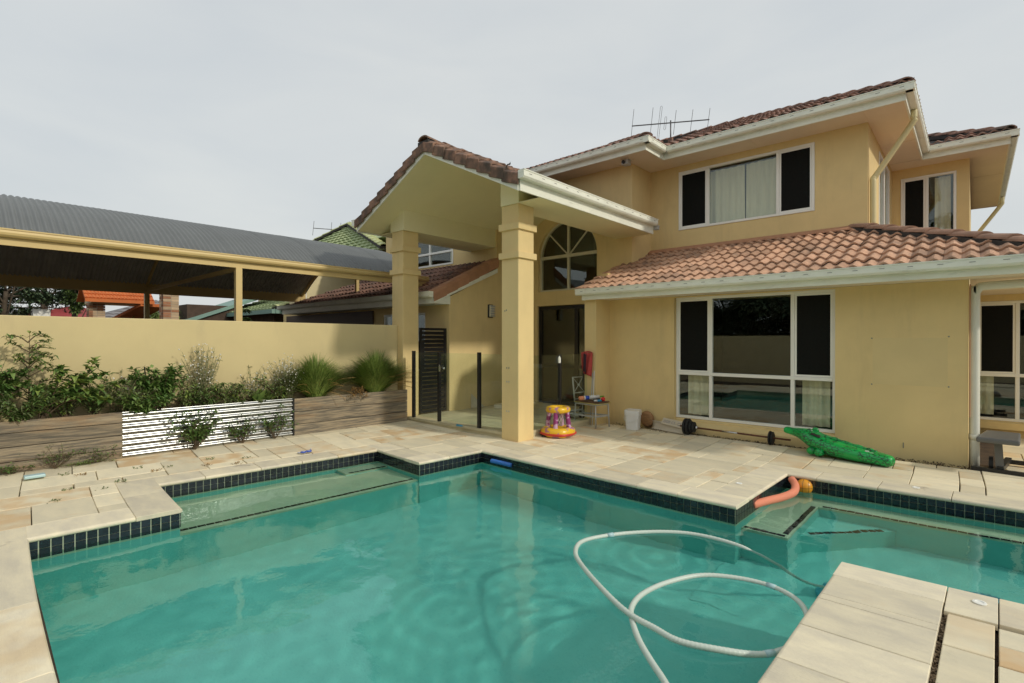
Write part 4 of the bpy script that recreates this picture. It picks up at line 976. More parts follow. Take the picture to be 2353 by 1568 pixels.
# gardenia-like bush
shrub('rounded_bush', 'dark rounded bush with a stake behind the left end of the corrugated planter', 'plant', pp(2.05, .4), fan(28, .64, .34, rng, 1.0), 70, .10, .042, ('leaf_dark', 'leaf_dark', 'leaf_mid'), 16, PG)
sk = MB(); sk.tube([pp(1.93, .4), (pp(1.93)[0] + .02, 1.88, 1.22)], .008, 6); tag(sk.build('garden_stake', 'black_metal'), 'thin dark stake leaning beside the dark rounded bush', 'stake')
shrub('low_leaf_clump', 'low leafy clump at the front of the corrugated planter beneath the dark bush', 'plant', (plx(1.8) - .04, 1.8, SZ), fan(18, .26, .38, rng, 1.2, (.15, 0)), 50, .08, .042, ('leaf_mid', 'leaf_dark'), 17, PG)
for k, (y, f_, h_, n_, lb) in enumerate(((1.05, .45, .46, 26, 'leafy filler growth behind the arching citrus branches'), (1.72, .25, .38, 22, 'low green growth at the joint between the left timber and corrugated planters'), (2.36, .3, .40, 24, 'green growth right of the dark rounded bush'),
        (2.95, .3, .34, 24, 'green growth right of the tall pale flowering weed'), (3.68, .3, .40, 26, 'green growth between the broad-leaved plant and the first tussock'), (-.15, .3, .7, 26, 'tall leafy growth running off the left frame edge'))):
    shrub('filler_plant', lb, 'plant', pp(y, f_), fan(n_, h_, .42, rng, 1.1, (.08, 0)), 28, .075, .028, ('leaf_mid', 'leaf_weed', 'leaf_weed', 'leaf_light'), 60 + k, PG)
def flower_weed(label, y, f, h, n, spread, seed, fl=1.0, leaves=8):
    rng = random.Random(seed); base = pp(y, f); t = thing('flowering_weed', base, label, 'weed', PG); st = MB(); fo = MB(); pe = MB(); B = Vector(base)
    for _ in range(n):
        a = rng.uniform(0, 6.28); s = spread * rng.uniform(.1, 1); hh = h * rng.uniform(.5, 1.02); tip = B + Vector((math.cos(a) * min(s, .2), math.sin(a) * s, hh)); mid = B + Vector((math.cos(a) * min(s, .2) * .5, math.sin(a) * s * .45, hh * .5))
        P = spline([B + Vector((rng.uniform(-.03, .03), rng.uniform(-.06, .06) * spread * 4, 0)), mid, tip], 4); st.tube(P, .0028, 4, cap=False)
        for _ in range(leaves):
            q = P[rng.randint(1, len(P) - 2)]; leaf(fo, q, rdir(rng, .4), rng.uniform(.04, .09), .018, .2)
        for _ in range(rng.randint(2, 5)):
            d = rdir(rng, .6); l = rng.uniform(.02, .09); e = P[rng.randint(len(P) // 2, len(P) - 1)]; q = e + d * l; st.tube([e, q], .0013, 3, cap=False)
            if rng.random() < fl: pe.sphere(q, rng.uniform(.007, .012), 6, 4)
            else: fo.add([q, q + Vector((.006, 0, .012)), q + Vector((-.006, .004, .012))], [(0, 1, 2)])
    st.build('stem', 'stem_weed', t); fo.build('foliage', ['leaf_weed'], t); pe.build('flower', 'petal', t)
flower_weed('tall pale flowering weed rising above the middle of the corrugated planter', 2.60, .5, .92, 60, .30, 21, .6)
flower_weed('thin dry flowering weed between the citrus and the dark rounded bush', 1.60, .6, .62, 26, .34, 22, .3)
flower_weed('white flowering weed beside the first grass tussock', 3.80, .4, .72, 60, .34, 23, .8)
flower_weed('short white flowering weed beside the broad-leaved plant', 3.30, .5, .62, 24, .22, 24, .5)
flower_weed('wispy weed against the wall behind the leftmost bush', .35, .7, .95, 40, .35, 25, .1)
shrub('low_weed_mat', 'low dark weed mat under the tall pale flowering weed', 'plant', pp(2.62, .3), fan(26, .36, .42, rng, 1.2, (.1, 0)), 46, .065, .026, ('leaf_mid', 'leaf_dark', 'leaf_weed'), 18, PG)
def rosette(label, y, f, n, L, w, seed, ms):
    rng = random.Random(seed); base = pp(y, f); t = thing('broadleaf_plant', base, label, 'plant', PG)
    for k in range(n):
        b = MB(); a = rng.uniform(0, 6.28); el = rng.uniform(.5, 1.3); d = Vector((math.cos(a) * math.cos(el), math.sin(a) * math.cos(el), math.sin(el))); l = L * rng.uniform(.7, 1.1); s = d.cross(Vector((0, 0, 1))).normalized(); up = s.cross(d)
        v = []; f_ = []; m = 6; B = Vector(base) + Vector((rng.uniform(-.05, .05), rng.uniform(-.12, .12), 0))
        for i in range(m + 1):
            q = i / m; ww = w * math.sin(math.pi * min(1, .12 + q * .88)) * .5; c = B + d * l * q + Vector((0, 0, -.22 * l * q * q)); v += [c + s * ww + up * ww * .35, c, c - s * ww + up * ww * .35]
        for i in range(m): f_ += [(3 * i, 3 * i + 1, 3 * i + 4, 3 * i + 3), (3 * i + 1, 3 * i + 2, 3 * i + 5, 3 * i + 4)]
        b.add(v, f_); b.build('leaf', rng.choice(ms), t, True)
rosette('broad-leaved bright green plant above the right end of the corrugated planter', 3.42, .35, 26, .34, .095, 31, ('leaf_light', 'leaf_mid', 'leaf_mid'))
rosette('small bright rosette of lance leaves left of the broad-leaved plant', 3.02, .35, 12, .27, .06, 32, ('leaf_light', 'leaf_light', 'leaf_mid'))
def tussock(label, y, f, h, r, n, seed):
    rng = random.Random(seed); base = pp(y, f); t = thing('grass_tussock', base, label, 'grass', PG); b = MB()
    for _ in range(n):
        a = rng.uniform(0, 6.28); q = rng.random() ** .6; sp = r * q; hh = h * 1.25 * math.sqrt(max(.16, 1 - .72 * q * q)) * rng.uniform(.7, 1.06); B = Vector(base) + Vector((math.cos(a) * .05 * q, math.sin(a) * .12 * q, 0))
        ox = math.cos(a) * sp; ox = max(ox, -.16) if ox < 0 else ox * .5
        d = Vector((ox, math.sin(a) * sp, 0)); s = Vector((-math.sin(a), math.cos(a), 0)); tw = rng.uniform(-.6, .6); s = (s + Vector((math.cos(a), math.sin(a), 0)) * tw).normalized(); w = rng.uniform(.007, .013); v = []
        for i in range(6):
            u = i / 5; c = B + d * (u ** 1.5) + Vector((0, 0, hh * (u - .18 * u ** 3 * (1 + q)))); ww = w * (1 - u * .92); v += [c + s * ww, c - s * ww]
        b.add(v, [(2 * i, 2 * i + 1, 2 * i + 3, 2 * i + 2) for i in range(5)])
    b.build('blades', 'leaf_grass', t)
    d = MB()
    for _ in range(int(n * .006)):
        a = rng.uniform(0, 6.28); B = Vector(base); tip = B + Vector((abs(math.cos(a)) * r * .5, math.sin(a) * r * .9, h * rng.uniform(.0, .6))); m_ = (B + tip) / 2 + Vector((0, 0, .12)); Q = spline([B, m_, tip], 4); s = Vector((0, .004, .003)); d.add([q + s * sg_ for q in Q for sg_ in (1, -1)], [(2 * i, 2 * i + 1, 2 * i + 3, 2 * i + 2) for i in range(len(Q) - 1)])
    d.build('dry_blades', 'leaf_dry', t)
tussock('round green grass tussock in the timber planter, left of the pair', 4.28, .35, .78, .80, 1900, 41)
tussock('large green grass tussock beside the left porch column, right of the pair', 5.42, .35, .82, .90, 2300, 42)
rng2 = random.Random(8)
dp = [[(0, 0, 0), (.08, rng2.uniform(-.1, .1), .1), (.16, rng2.uniform(-.2, .2), rng2.uniform(-.06, .16))] for _ in range(16)]
shrub('dry_plant', 'dry orange-brown plant hanging over the right timber planter between the grasses', 'plant', (plx(4.95) - .05, 4.95, SZ + .02), dp, 16, .06, .022, ('leaf_dry',), 19, PG)
GG = 'weeds growing at the foot of the planters'
def foot_weed(label, y, h, n, lv, seed, L=.05, w=.028, ms=('leaf_dark', 'leaf_mid')):
    r_ = random.Random(seed); fr_ = [[(0, 0, 0), (r_.uniform(0, .05), r_.uniform(-.16, .16), h * .45), (r_.uniform(-.01, .10), r_.uniform(-.34, .34), h * r_.uniform(.25, 1))] for _ in range(n)]
    shrub('foot_weed', label, 'weed', (plx(y) + .045, y, .035), fr_, lv, L, w, ms, seed, GG, .004)
foot_weed('leafy creeper climbing the front of the corrugated planter, largest of the three', 2.42, .56, 34, 20, 51, .065, .036)
foot_weed('leafy creeper at the foot of the corrugated planter, middle of the three', 3.05, .46, 18, 15, 52, .06, .032)
foot_weed('leafy creeper at the right end of the corrugated planter', 3.52, .54, 18, 15, 53, .06, .032)
foot_weed('pink-tinged flowering weed at the foot of the left timber planter', .93, .32, 14, 14, 54, .035, .016, ('leaf_weed', 'leaf_mid'))
foot_weed('small upright weed by the right end of the left timber planter', 1.35, .22, 8, 12, 55, .04, .018)
foot_weed('low weeds at the foot of the left timber planter by the frame edge', .55, .16, 12, 14, 56, .04, .02)
foot_weed('thin moss-green weed strip below the left timber planter', 1.22, .05, 16, 18, 57, .03, .012, ('leaf_light', 'leaf_mid'))
rj = random.Random(77)
for k, (x, y) in enumerate(((-7.62, 1.62), (-7.45, 1.9), (-7.35, 1.75), (-7.70, 1.1), (-7.85, .95), (-7.2, 2.25), (-7.05, 2.55), (-7.25, 2.75), (-7.1, 1.35), (-6.95, 1.15), (-7.15, .9), (-6.75, .75), (-7.5, 2.4))):
    b = MB(); B = Vector((x, y, gz(x)))
    for _ in range(16): leaf(b, B + Vector((rj.uniform(-.05, .05), rj.uniform(-.05, .05), 0)), rdir(rj, .5), rj.uniform(.02, .045), .014, .1)
    tag(b.build('joint_weed', rj.choice(('leaf_dry', 'leaf_weed', 'leaf_weed'))), 'tiny weed sprouting from a paving joint by the left planters', 'weed', 'tiny weeds in the paving joints')
# leaf litter along the house base
b = MB(); rl = random.Random(9)
for _ in range(900):
    x = rl.uniform(-3.6, .4); y = rl.uniform(8.46, 8.68); 
    if -3.95 < x < -1.5: y = rl.uniform(8.46, 8.57)
    leaf(b, (x, y, -.02 + rl.uniform(0, .02)), rdir(rl, .1), rl.uniform(.02, .05), .02, .2)
for _ in range(160): leaf(b, (rl.uniform(-5.1, -3.9), rl.uniform(8.35, 8.68), rl.uniform(-.01, .015)), rdir(rl, .1), rl.uniform(.02, .04), .015, .2)
mat('litter', (0.10, 0.065, 0.04), 0.9, 0.5, 20); tag(b.build('leaf_litter', 'litter'), 'brown leaf litter along the foot of the house wall', 'leaf litter', kind='stuff')
b = MB()
for _ in range(900):
    gy_ = rl.uniform(1.3, 3.95); gx_, gy_ = W(rl.uniform(-.100, -.088), gy_); leaf(b, (gx_, gy_, rl.uniform(-.045, -.03)), rdir(rl, .1), .02, .016, .1)
mat('grit', (0.26, 0.19, 0.12), .9, .6, 60); tag(b.build('gravel', 'grit'), 'dark grit in the slot beside the near coping', 'grit', kind='stuff')

# ------------------------------------------------------------------ carport
CX0, CX1, CZ = -9.32, -15.1, 2.97
cp = thing('carport', (-12.2, 3.5, 0), 'curved grey corrugated carport roof on cream posts behind the garden wall', 'carport')
half = (CX0 - CX1) / 2; sag = .985; RR = (half * half + sag * sag) / (2 * sag); ccx = (CX0 + CX1) / 2; ccz = CZ + sag - RR; am = math.asin(half / RR)
YA, YC = -4.0, 7.42; wv_ = .078
def sheet(name, m, dz, ya, yb):
    b = MB(); na = 26; ny = int((yb - ya) / wv_ * 6); v = []; f = []
    for j in range(ny + 1):
        y = ya + (yb - ya) * j / ny; d = .015 * math.cos(2 * math.pi * (y - YA) / wv_)
        for i in range(na + 1):
            a = -am + 2 * am * i / na; r = RR + d + dz; v.append((ccx + r * math.sin(a), y, ccz + r * math.cos(a)))
    for j in range(ny):
        for i in range(na): f.append((j * (na + 1) + i, j * (na + 1) + i + 1, (j + 1) * (na + 1) + i + 1, (j + 1) * (na + 1) + i))
    b.add(v, f); return b.build(name, m, cp, True)
nsh = 14; sw = (YC - YA) / nsh
for k in range(nsh): sheet('roof_sheet', 'carport_sheet', .0012 * (k % 2), YA + k * sw, YA + (k + 1) * sw + (.03 if k < nsh - 1 else 0))
sheet('roof_lining', 'carport_under', -.02, YA + .02, YC - .02)
b = MB(); b.tube([(CX0 + .055, YA, CZ + .005), (CX0 + .055, YC + .02, CZ + .005)], .06, 12); b.box(CX0 + .0, CX0 + .115, YA, YC + .02, CZ + .04, CZ + .058); b.build('gutter', 'carport_paint', cp)
b = MB(); b.box(CX0 - .02, CX0 + .03, YA, YC, CZ - .15, CZ - .056); b.build('front_beam', 'carport_paint', cp)
b = MB(); b.box(CX1 - .05, CX1 + .03, YA, YC, CZ - .24, CZ + .03); b.build('rear_beam', 'carport_paint', cp)
for y in (-1.6, 3.40, 7.3):
    b = MB(); b.box(CX0 - .045, CX0 + .045, y - .05, y + .05, 2.47 if y > 7 else -.06, CZ - .151); b.build('post', 'carport_paint', cp)
    b = MB(); b.box(CX1 - .05, CX1 + .05, y - .05, y + .05, 2.5 if y > 7 else -.06, CZ - .151); b.build('post', 'carport_paint', cp)
    b = MB(); P = [(ccx + (RR - .06) * math.sin(-am + 2 * am * i / 16), y, ccz + (RR - .06) * math.cos(-am + 2 * am * i / 16)) for i in range(17)]
    for i in range(16): b.bar(P[i], P[i + 1], .05, .06)
    b.build('arched_rib', 'carport_paint', cp)
b = MB(); b.bar((CX0, 3.40, CZ - .16), (CX1, 3.40, CZ - .16), .05, .07); b.build('tie_beam', 'carport_paint', cp)
b = MB(); b.bar((CX1, YC - .05, 2.79), (CX0 + .1, YC - .05, 2.80), .05, .08); b.build('end_beam', 'carport_paint', cp)
b = MB(); b.box(ccx + .05, ccx + .13, YC - .09, YC - .01, 2.84, CZ + sag - .05); b.build('king_post', 'carport_paint', cp)
b = MB(); k = 0
for j in range(70):
    y = YA + .1 + j * (YC - YA) / 70; a = am - .035; b.sphere((ccx + (RR + .018) * math.sin(a), y, ccz + (RR + .018) * math.cos(a)), .011, 6, 4)
tag(b.build('roof_screws', 'gutter_mark', cp), kind='stuff')

# ------------------------------------------------------------------ glass pool fence, gate
def panel(label, a, c, z0, z1, th=.01):
    b = MB(); a = Vector((*a, 0)); c = Vector((*c, 0)); d = (c - a).normalized(); s = Vector((-d.y, d.x, 0)) * th / 2
    b.slab([a + s + Vector((0, 0, z0)), a - s + Vector((0, 0, z0)), c - s + Vector((0, 0, z0)), c + s + Vector((0, 0, z0))], (0, 0, z1 - z0))
    return tag(b.build('glass_panel', 'fence_glass'), label, 'glass panel', 'frameless panels of the pool fence')
FY = 6.13
panel('clear fence glass between the first and second black posts, counted from the planter', (-8.02, FY), (-7.36, FY), .14, 1.36)
panel('clear fence glass between the second and third black posts, counted from the planter', (-7.24, FY), (-6.31, FY), .14, 1.36)
panel('clear fence glass between the third black post and the right porch column', (-6.20, FY), (-5.70, FY), .14, 1.36)
panel('dark-looking fence glass right of the right porch column', (-5.45, 6.50), (-5.45, 7.28), .04, 1.335)
panel('dark-looking fence glass between the latch post and the pier', (-5.45, 7.38), (-5.45, 8.19), .04, 1.335)
def fpost(label, x, y, z0, z1, latch=None):
    t = thing('fence_post', (x, y, z0), label, 'post', 'black posts of the pool fence')
    b = MB(); b.box(x - .028, x + .028, y - .028, y + .028, z0, z1); bevel(b.build('post', 'black_metal', t), .004, 1)
    if latch:
        b = MB(); lx, ly, lz = latch; b.box(lx - .018, lx + .018, ly - .02, ly + .02, lz, lz + .10); b.tube([(lx, ly, lz + .10), (lx, ly, lz + .125)], .012, 10); bevel(b.build('latch', 'steel' if z0 > .05 else 'white_frame', t), .004, 1)
fpost('black fence post rising behind the right timber planter', -8.06, FY, .1, 1.385)
fpost('black fence post with a chrome latch in front of the slatted gate', -7.30, FY, .1, 1.37, (-7.262, FY - .03, 1.02))
fpost('black fence post halfway between the gate and the right porch column', -6.255, FY, .1, 1.385)
fpost('black fence post with a pale latch right of the right porch column', -5.45, 7.33, -.02, 1.34, (-5.42, 7.28, 1.19))
gt = thing('slatted_gate', (-8.29, 6.78, .1), 'black horizontal slatted gate between the left column and the house corner', 'gate')
b = MB()
for (y0, y1, z0, z1) in ((6.45, 6.50, .12, 1.84), (7.09, 7.14, .12, 1.84), (6.50, 7.09, 1.79, 1.84), (6.50, 7.09, .12, .17)): b.box(-8.31, -8.27, y0, y1, z0, z1)
b.build('gate_frame', 'black_metal', gt)
for k in range(19):
    z = .19 + k * .084; b = MB(); b.box(-8.30, -8.28, 6.50, 7.09, z, z + .068); b.build('slat', 'black_metal', gt)
b = MB(); b.sphere((-8.235, 7.03, 1.0), .032, 14, 8); b.tube([(-8.27, 7.03, 1.0), (-8.24, 7.03, 1.0)], .012, 10); b.build('knob', 'steel', gt, True)

# ------------------------------------------------------------------ fittings on the house
sc = thing('wall_light', (-8.2, 8.38, 2.2), 'dark framed louvred wall light on the porch side wall', 'lamp')
b = MB(); b.box(-8.199, -8.175, 8.30, 8.46, 2.10, 2.40); bevel(b.build('back_plate', 'black_metal', sc), .006, 1)
mat('opal', (0.72, 0.70, 0.58), 0.4, 0.05)
b = MB(); b.box(-8.174, -8.115, 8.325, 8.435, 2.12, 2.38); bevel(b.build('diffuser', 'opal', sc), .012, 2)
for k in range(5): b = MB(); b.box(-8.114, -8.098, 8.31, 8.45, 2.125 + k * .055, 2.15 + k * .055); b.build('louvre', 'grey_metal', sc)
cm_ = thing('security_camera', (-5.25, 9.33, 5.25), 'boxy security camera fixed under the upper eave', 'camera')
b = MB(); b.box(-5.34, -5.14, 9.24, 9.42, 5.235, 5.254); b.build('mount_plate', 'soffit', cm_)
b = MB(); b.box(-5.32, -5.17, 9.22, 9.38, 5.13, 5.234); bevel(b.build('housing', 'grey_metal', cm_), .02, 3)
b = MB(); b.lathe([(.036, 0), (.036, .03), (.028, .035)], (0, 0, 0), 16); b.v = [(-5.255 + p[0], 9.221 - p[2], 5.178 + p[1]) for p in b.v]; b.build('lens', 'black_metal', cm_, True)
# television antenna on the roof
AB = Vector((-5.68, 12.29, 6.63)); top = Vector((-5.68, 12.29, 7.05))
an = thing('tv_antenna', AB, 'metal television antenna on a short mast above the upper roof', 'antenna')
mat('antenna_metal', (0.13, 0.12, 0.12), 0.4, 0.2, metal=0.6)
b = MB(); b.tube([AB - Vector((0, 0, .1)), top + Vector((0, 0, .06))], .017, 8); b.build('mast', 'antenna_metal', an, True)
bd = Vector((.866, .5, 0)); ed = Vector((.17, -.1, .95)).normalized()
b = MB(); b.bar(top - bd * .95, top + bd * .92, .022, .022); b.build('boom', 'antenna_metal', an)
for k, (s, l) in enumerate(((-.94, .40), (-.47, .40), (.10, .29), (.50, .27), (.90, .27))):
    b = MB(); q = top + bd * s; b.tube([q - ed * l, q + ed * l], .006, 6); b.build('element', 'antenna_metal', an)
for s, l in ((-.27, .40), (-.13, .14)):
    b = MB(); q = top + bd * s; b.tube([q - ed * l - bd * .022, q + ed * l - bd * .022, q + ed * (l + .02), q + ed * l + bd * .022, q - ed * l + bd * .022, q - ed * (l + .02), q - ed * l - bd * .022], .0045, 5); b.build('folded_dipole', 'antenna_metal', an)
b = MB(); b.box(AB.x - .05, AB.x + .05, AB.y - .05, AB.y + .05, AB.z - .10, AB.z + .04); b.build('mast_bracket', 'tile_upper', an)
# curled scrap of dark flashing caught on the porch verge
b = MB(); b.tube(spline([(-5.07, 5.53, 4.11), (-5.067, 5.53, 4.135), (-5.05, 5.53, 4.15), (-5.02, 5.53, 4.145), (-5.008, 5.53, 4.15), (-5.0, 5.53, 4.175)], 4), [.009] * 12 + [.012] * 6 + [.004] * 3, 6)
tag(b.build('flashing_scrap', 'mortar', smooth=True), 'small curled dark scrap on the porch tiles by the gutter end', 'scrap')

# ------------------------------------------------------------------ things in and around the pool
def plain(name, col, rough=.4, **k): mat(name, col, rough, k.pop('var', .08), **k)
plain('hose_white', (0.60, 0.68, 0.60), .4)
hs = thing('vacuum_hose', (-1.6, 3.3, WZ), 'white pool vacuum hose floating in two loops on the water', 'hose')
path = [(-.75, 2.02), (-1.0, 2.30), (-1.17, 2.47), (-1.30, 2.58), (-1.45, 2.72), (-1.58, 2.88), (-1.66, 3.02), (-1.69, 3.22), (-1.64, 3.49), (-1.50, 3.77), (-1.27, 3.91), (-1.04, 3.93), (-.86, 3.82), (-.76, 3.6), (-.74, 3.35), (-.80, 3.16), (-.89, 3.03), (-1.05, 2.89), (-1.25, 2.82), (-1.42, 2.85), (-1.63, 2.90), (-1.93, 3.07), (-2.28, 3.34), (-2.44, 3.50), (-2.52, 3.70), (-2.46, 3.92), (-2.30, 4.18), (-2.08, 4.41), (-1.85, 4.53), (-1.54, 4.54)]
HP = [(x, y, WZ + .006 + (.026 if 17 <= i <= 21 else 0)) for i, (x, y) in enumerate(path)] + [(-1.35, 4.52, WZ - .03), (-1.2, 4.55, -.34), (-1.05, 4.75, -.75), (-.92, 5.0, -1.02)]
b = MB(); P = spline(HP, 9); P2 = []; 
for i in range(len(P) - 1):
    for k in range(3): P2.append(P[i].lerp(P[i + 1], k / 3))
b.tube(P2, [.0185 + .0012 * math.sin(i * 2.1) for i in range(len(P2))], 10); b.build('hose', 'hose_white', hs, True)
plain('cuff_blue', (0.45, 0.64, 0.66), .4)
for i in (98, 140, 228):
    q = P[i]; d = (P[i + 1] - P[i - 1]).normalized(); c = MB(); c.tube([q - d * .03, q + d * .03], .0215, 12); c.build('hose_cuff', 'cuff_blue', hs, True)
plain('cleaner_blue', (0.12, 0.50, 0.62), .4)
cl = thing('pool_cleaner', (-.97, 5.1, -1.2), 'blue pool cleaner head resting on the pool floor by the island corner', 'pool cleaner')
b = MB(); b.lathe([(.11, 0), (.125, .02), (.10, .05), (.06, .07), (.04, .2)], (-.90, 5.05, -1.195), 24); b.build('skirt', 'cleaner_blue', cl, True)
b = MB(); b.sphere((-.90, 5.05, -1.03), .065, 14, 8, sc=(1, 1.3, .8)); b.build('body', 'cleaner_blue', cl, True)
b = MB(); b.lathe([(.30, -1.205), (.31, -1.195), (.05, -1.185)], (.10, 5.55, 0), 24); tag(b.build('drain_mat', 'cleaner_blue'), 'pale blue disc on the pool floor at the right edge', 'disc')

plain('coral_foam', (0.80, 0.27, 0.16), .75, bump=.15, bscale=120)
nd = MB(); NP = spline([(-1.72, 5.66, WZ + .03), (-1.635, 5.90, WZ + .035), (-1.545, 6.14, WZ + .04), (-1.50, 6.40, WZ + .045), (-1.535, 6.62, WZ + .07), (-1.60, 6.74, WZ + .10)], 8)
nd.tube(NP, .042, 16); nd = nd.build('pool_noodle', 'coral_foam', smooth=True); tag(nd, 'curved coral pink foam noodle floating against the pool wall', 'pool noodle')
plain('noodle_hole', (.35, .08, .04), .8)
h = MB(); d0 = (NP[0] - NP[1]).normalized(); h.tube([NP[0] + d0 * .001, NP[0] + d0 * .003], .015, 12); h.build('noodle_hole', 'noodle_hole', nd)
plain('foam_blue', (0.05, 0.20, 0.62), .6)
b = MB(); b.tube(spline([(-5.05, 5.19, WZ + .05), (-4.86, 5.195, WZ + .05), (-4.68, 5.20, WZ + .045)], 5), .03, 14); tag(b.build('foam_float', 'foam_blue', smooth=True), 'short blue foam float beside the back pool wall', 'float')
# orange ball with black seams
plain('ball_orange', (0.78, 0.33, 0.02), .35); plain('seam', (.02, .018, .015), .5)
BC = (-1.46, 6.70, WZ + .05); BR = .088
bl = thing('ball', BC, 'small orange toy basketball floating in the pool corner', 'ball')
b = MB(); b.sphere(BC, BR, 28, 18); b.build('ball', 'ball_orange', bl, True)
b = MB()
for fn in (lambda a: (math.cos(a), math.sin(a), 0), lambda a: (math.cos(a), 0, math.sin(a)), lambda a: (0, math.cos(a), math.sin(a))):
    b.tube([Vector(BC) + Vector(fn(2 * math.pi * k / 40)) * (BR + .0004) for k in range(41)], .0018, 5, cap=False)
for s in (-1, 1):
    P = []
    for k in range(41):
        a = 2 * math.pi * k / 40; v = Vector((s * (.62 + .12 * math.cos(2 * a)), .75 * math.cos(a), .75 * math.sin(a))).normalized(); P.append(Vector(BC) + v * (BR + .0004))
    b.tube(P, .0018, 5, cap=False)
b.build('seams', 'seam', bl)

# ---- inflatable crocodile
m = mat('croc_green', (0.0, 0.42, 0.085), .28, 0, 3, col2=(0.0, 0.33, 0.06), spec=.6)
t = m.node_tree; N = t.nodes; L = t.links; bs = N['Principled BSDF']; src = bs.inputs['Base Color'].links[0].from_socket
g = N.new('ShaderNodeNewGeometry'); mp = N.new('ShaderNodeMapping'); mp.inputs['Scale'].default_value = (18, 34, 34); vo = N.new('ShaderNodeTexVoronoi'); vo.feature = 'DISTANCE_TO_EDGE'; vo.inputs['Scale'].default_value = 1.0
mr = N.new('ShaderNodeMapRange'); mr.inputs['From Min'].default_value = .05; mr.inputs['From Max'].default_value = .13; mr.inputs['To Min'].default_value = 1; mr.inputs['To Max'].default_value = 0
nz = N.new('ShaderNodeTexNoise'); nz.inputs['Scale'].default_value = 5; m2 = N.new('ShaderNodeMapRange'); m2.inputs['From Min'].default_value = .40; m2.inputs['From Max'].default_value = .50
mu = N.new('ShaderNodeMath'); mu.operation = 'MULTIPLY'; mxx = N.new('ShaderNodeMix'); mxx.data_type = 'RGBA'; mxx.inputs['B'].default_value = (.005, .06, .02, 1)
L.new(g.outputs['Position'], mp.inputs['Vector']); L.new(mp.outputs['Vector'], vo.inputs['Vector']); L.new(vo.outputs['Distance'], mr.inputs['Value']); L.new(g.outputs['Position'], nz.inputs['Vector']); L.new(nz.outputs['Fac'], m2.inputs['Value'])
L.new(mr.outputs['Result'], mu.inputs[0]); L.new(m2.outputs['Result'], mu.inputs[1]); L.new(mu.outputs[0], mxx.inputs['Factor']); L.new(src, mxx.inputs['A']); L.new(mxx.outputs['Result'], bs.inputs['Base Color'])
def loft(rings, n=20, sq=1.0):
    """rings: (centre, half width, half height, tilt axis dir)"""
    b = MB(); v = []; k = len(rings)
    for i, (c, w, h) in enumerate(rings):
        a = Vector(rings[min(i + 1, k - 1)][0]) - Vector(rings[max(i - 1, 0)][0]); a.normalize(); s = a.cross(Vector((0, 0, 1))).normalized(); u = s.cross(a)
        for j in range(n):
            th = 2 * math.pi * j / n; cx, sz = math.cos(th), math.sin(th); cx = math.copysign(abs(cx) ** sq, cx); sz = math.copysign(abs(sz) ** sq, sz); v.append(Vector(c) + s * w * cx + u * h * sz)
    f = [(i * n + j, i * n + (j + 1) % n, (i + 1) * n + (j + 1) % n, (i + 1) * n + j) for i in range(k - 1) for j in range(n)]
    f += [tuple(range(n))[::-1], tuple(range((k - 1) * n, k * n))]; b.add(v, f); return b
cr_ = thing('inflatable_crocodile', (-1.4, 8.12, 0), 'green inflatable crocodile lying on the paving under the ground floor window', 'pool toy')
body = [((-2.055, 8.295, .283), .045, .028), ((-2.035, 8.29, .283), .075, .045), ((-1.96, 8.27, .275), .085, .05), ((-1.86, 8.25, .265), .12, .065), ((-1.77, 8.23, .25), .165, .085), ((-1.68, 8.21, .215), .185, .105), ((-1.58, 8.185, .17), .20, .115), ((-1.45, 8.15, .14), .215, .115), ((-1.30, 8.11, .12), .215, .105), ((-1.15, 8.065, .105), .195, .095), ((-1.02, 8.02, .095), .165, .085), ((-.92, 7.985, .088), .135, .08), ((-.84, 7.955, .083), .11, .076), ((-.78, 7.93, .08), .09, .07), ((-.745, 7.915, .078), .05, .045)]
rr_ = [(spline([q[0] for q in body], 4)[i], 0, 0) for i in range(4 * (len(body) - 1) + 1)]
ws = spline([(q[1], q[2], 0) for q in body], 4)
b = loft([(rr_[i][0], ws[i][0], ws[i][1]) for i in range(len(rr_))], 22, .85); b.build('body', 'croc_green', cr_, True)
b = MB(); b.tube(spline([(-1.52, 8.13, .265), (-1.42, 8.12, .255), (-1.3, 8.10, .225), (-1.15, 8.06, .20), (-1.02, 8.02, .18), (-.92, 7.99, .165)], 5), [.024 + .005 * math.sin(i * 1.25) for i in range(26)], 10); b.build('back_ridge', 'croc_green', cr_, True)
b = MB()
for (x, y, z) in ((-1.71, 8.14, .315), (-1.66, 8.27, .32)): b.sphere((x, y, z), .042, 14, 10, sc=(1.1, .8, 1))
b.build('eye_bumps', 'croc_green', cr_, True)
for (x, y, s) in ((-1.66, 8.02, .85), (-1.56, 7.975, .9), (-1.62, 8.38, .9)):
    b = MB(); b.sphere((x, y, .07), .065 * s, 14, 10, sc=(1.1, 1, .95)); b.build('foot', 'croc_green', cr_, True)
b = MB(); b.hexa([(-1.68, 8.10, .305), (-1.56, 8.07, .275), (-1.56, 8.03, .250), (-1.68, 8.06, .285), (-1.68, 8.095, .318), (-1.56, 8.065, .288), (-1.56, 8.022, .262), (-1.68, 8.052, .297)]); bevel(b.build('handle', 'seam', cr_), .006, 2)
plain('print_white', (.72, .75, .72), .4)
for k in range(3): b = MB(); b.box(-1.035 + k * .05, -.995 + k * .05, 7.925 - k * .014, 7.955 - k * .014, .146 - k * .010, .176 - k * .014); b.build('printed_label', 'print_white', cr_)

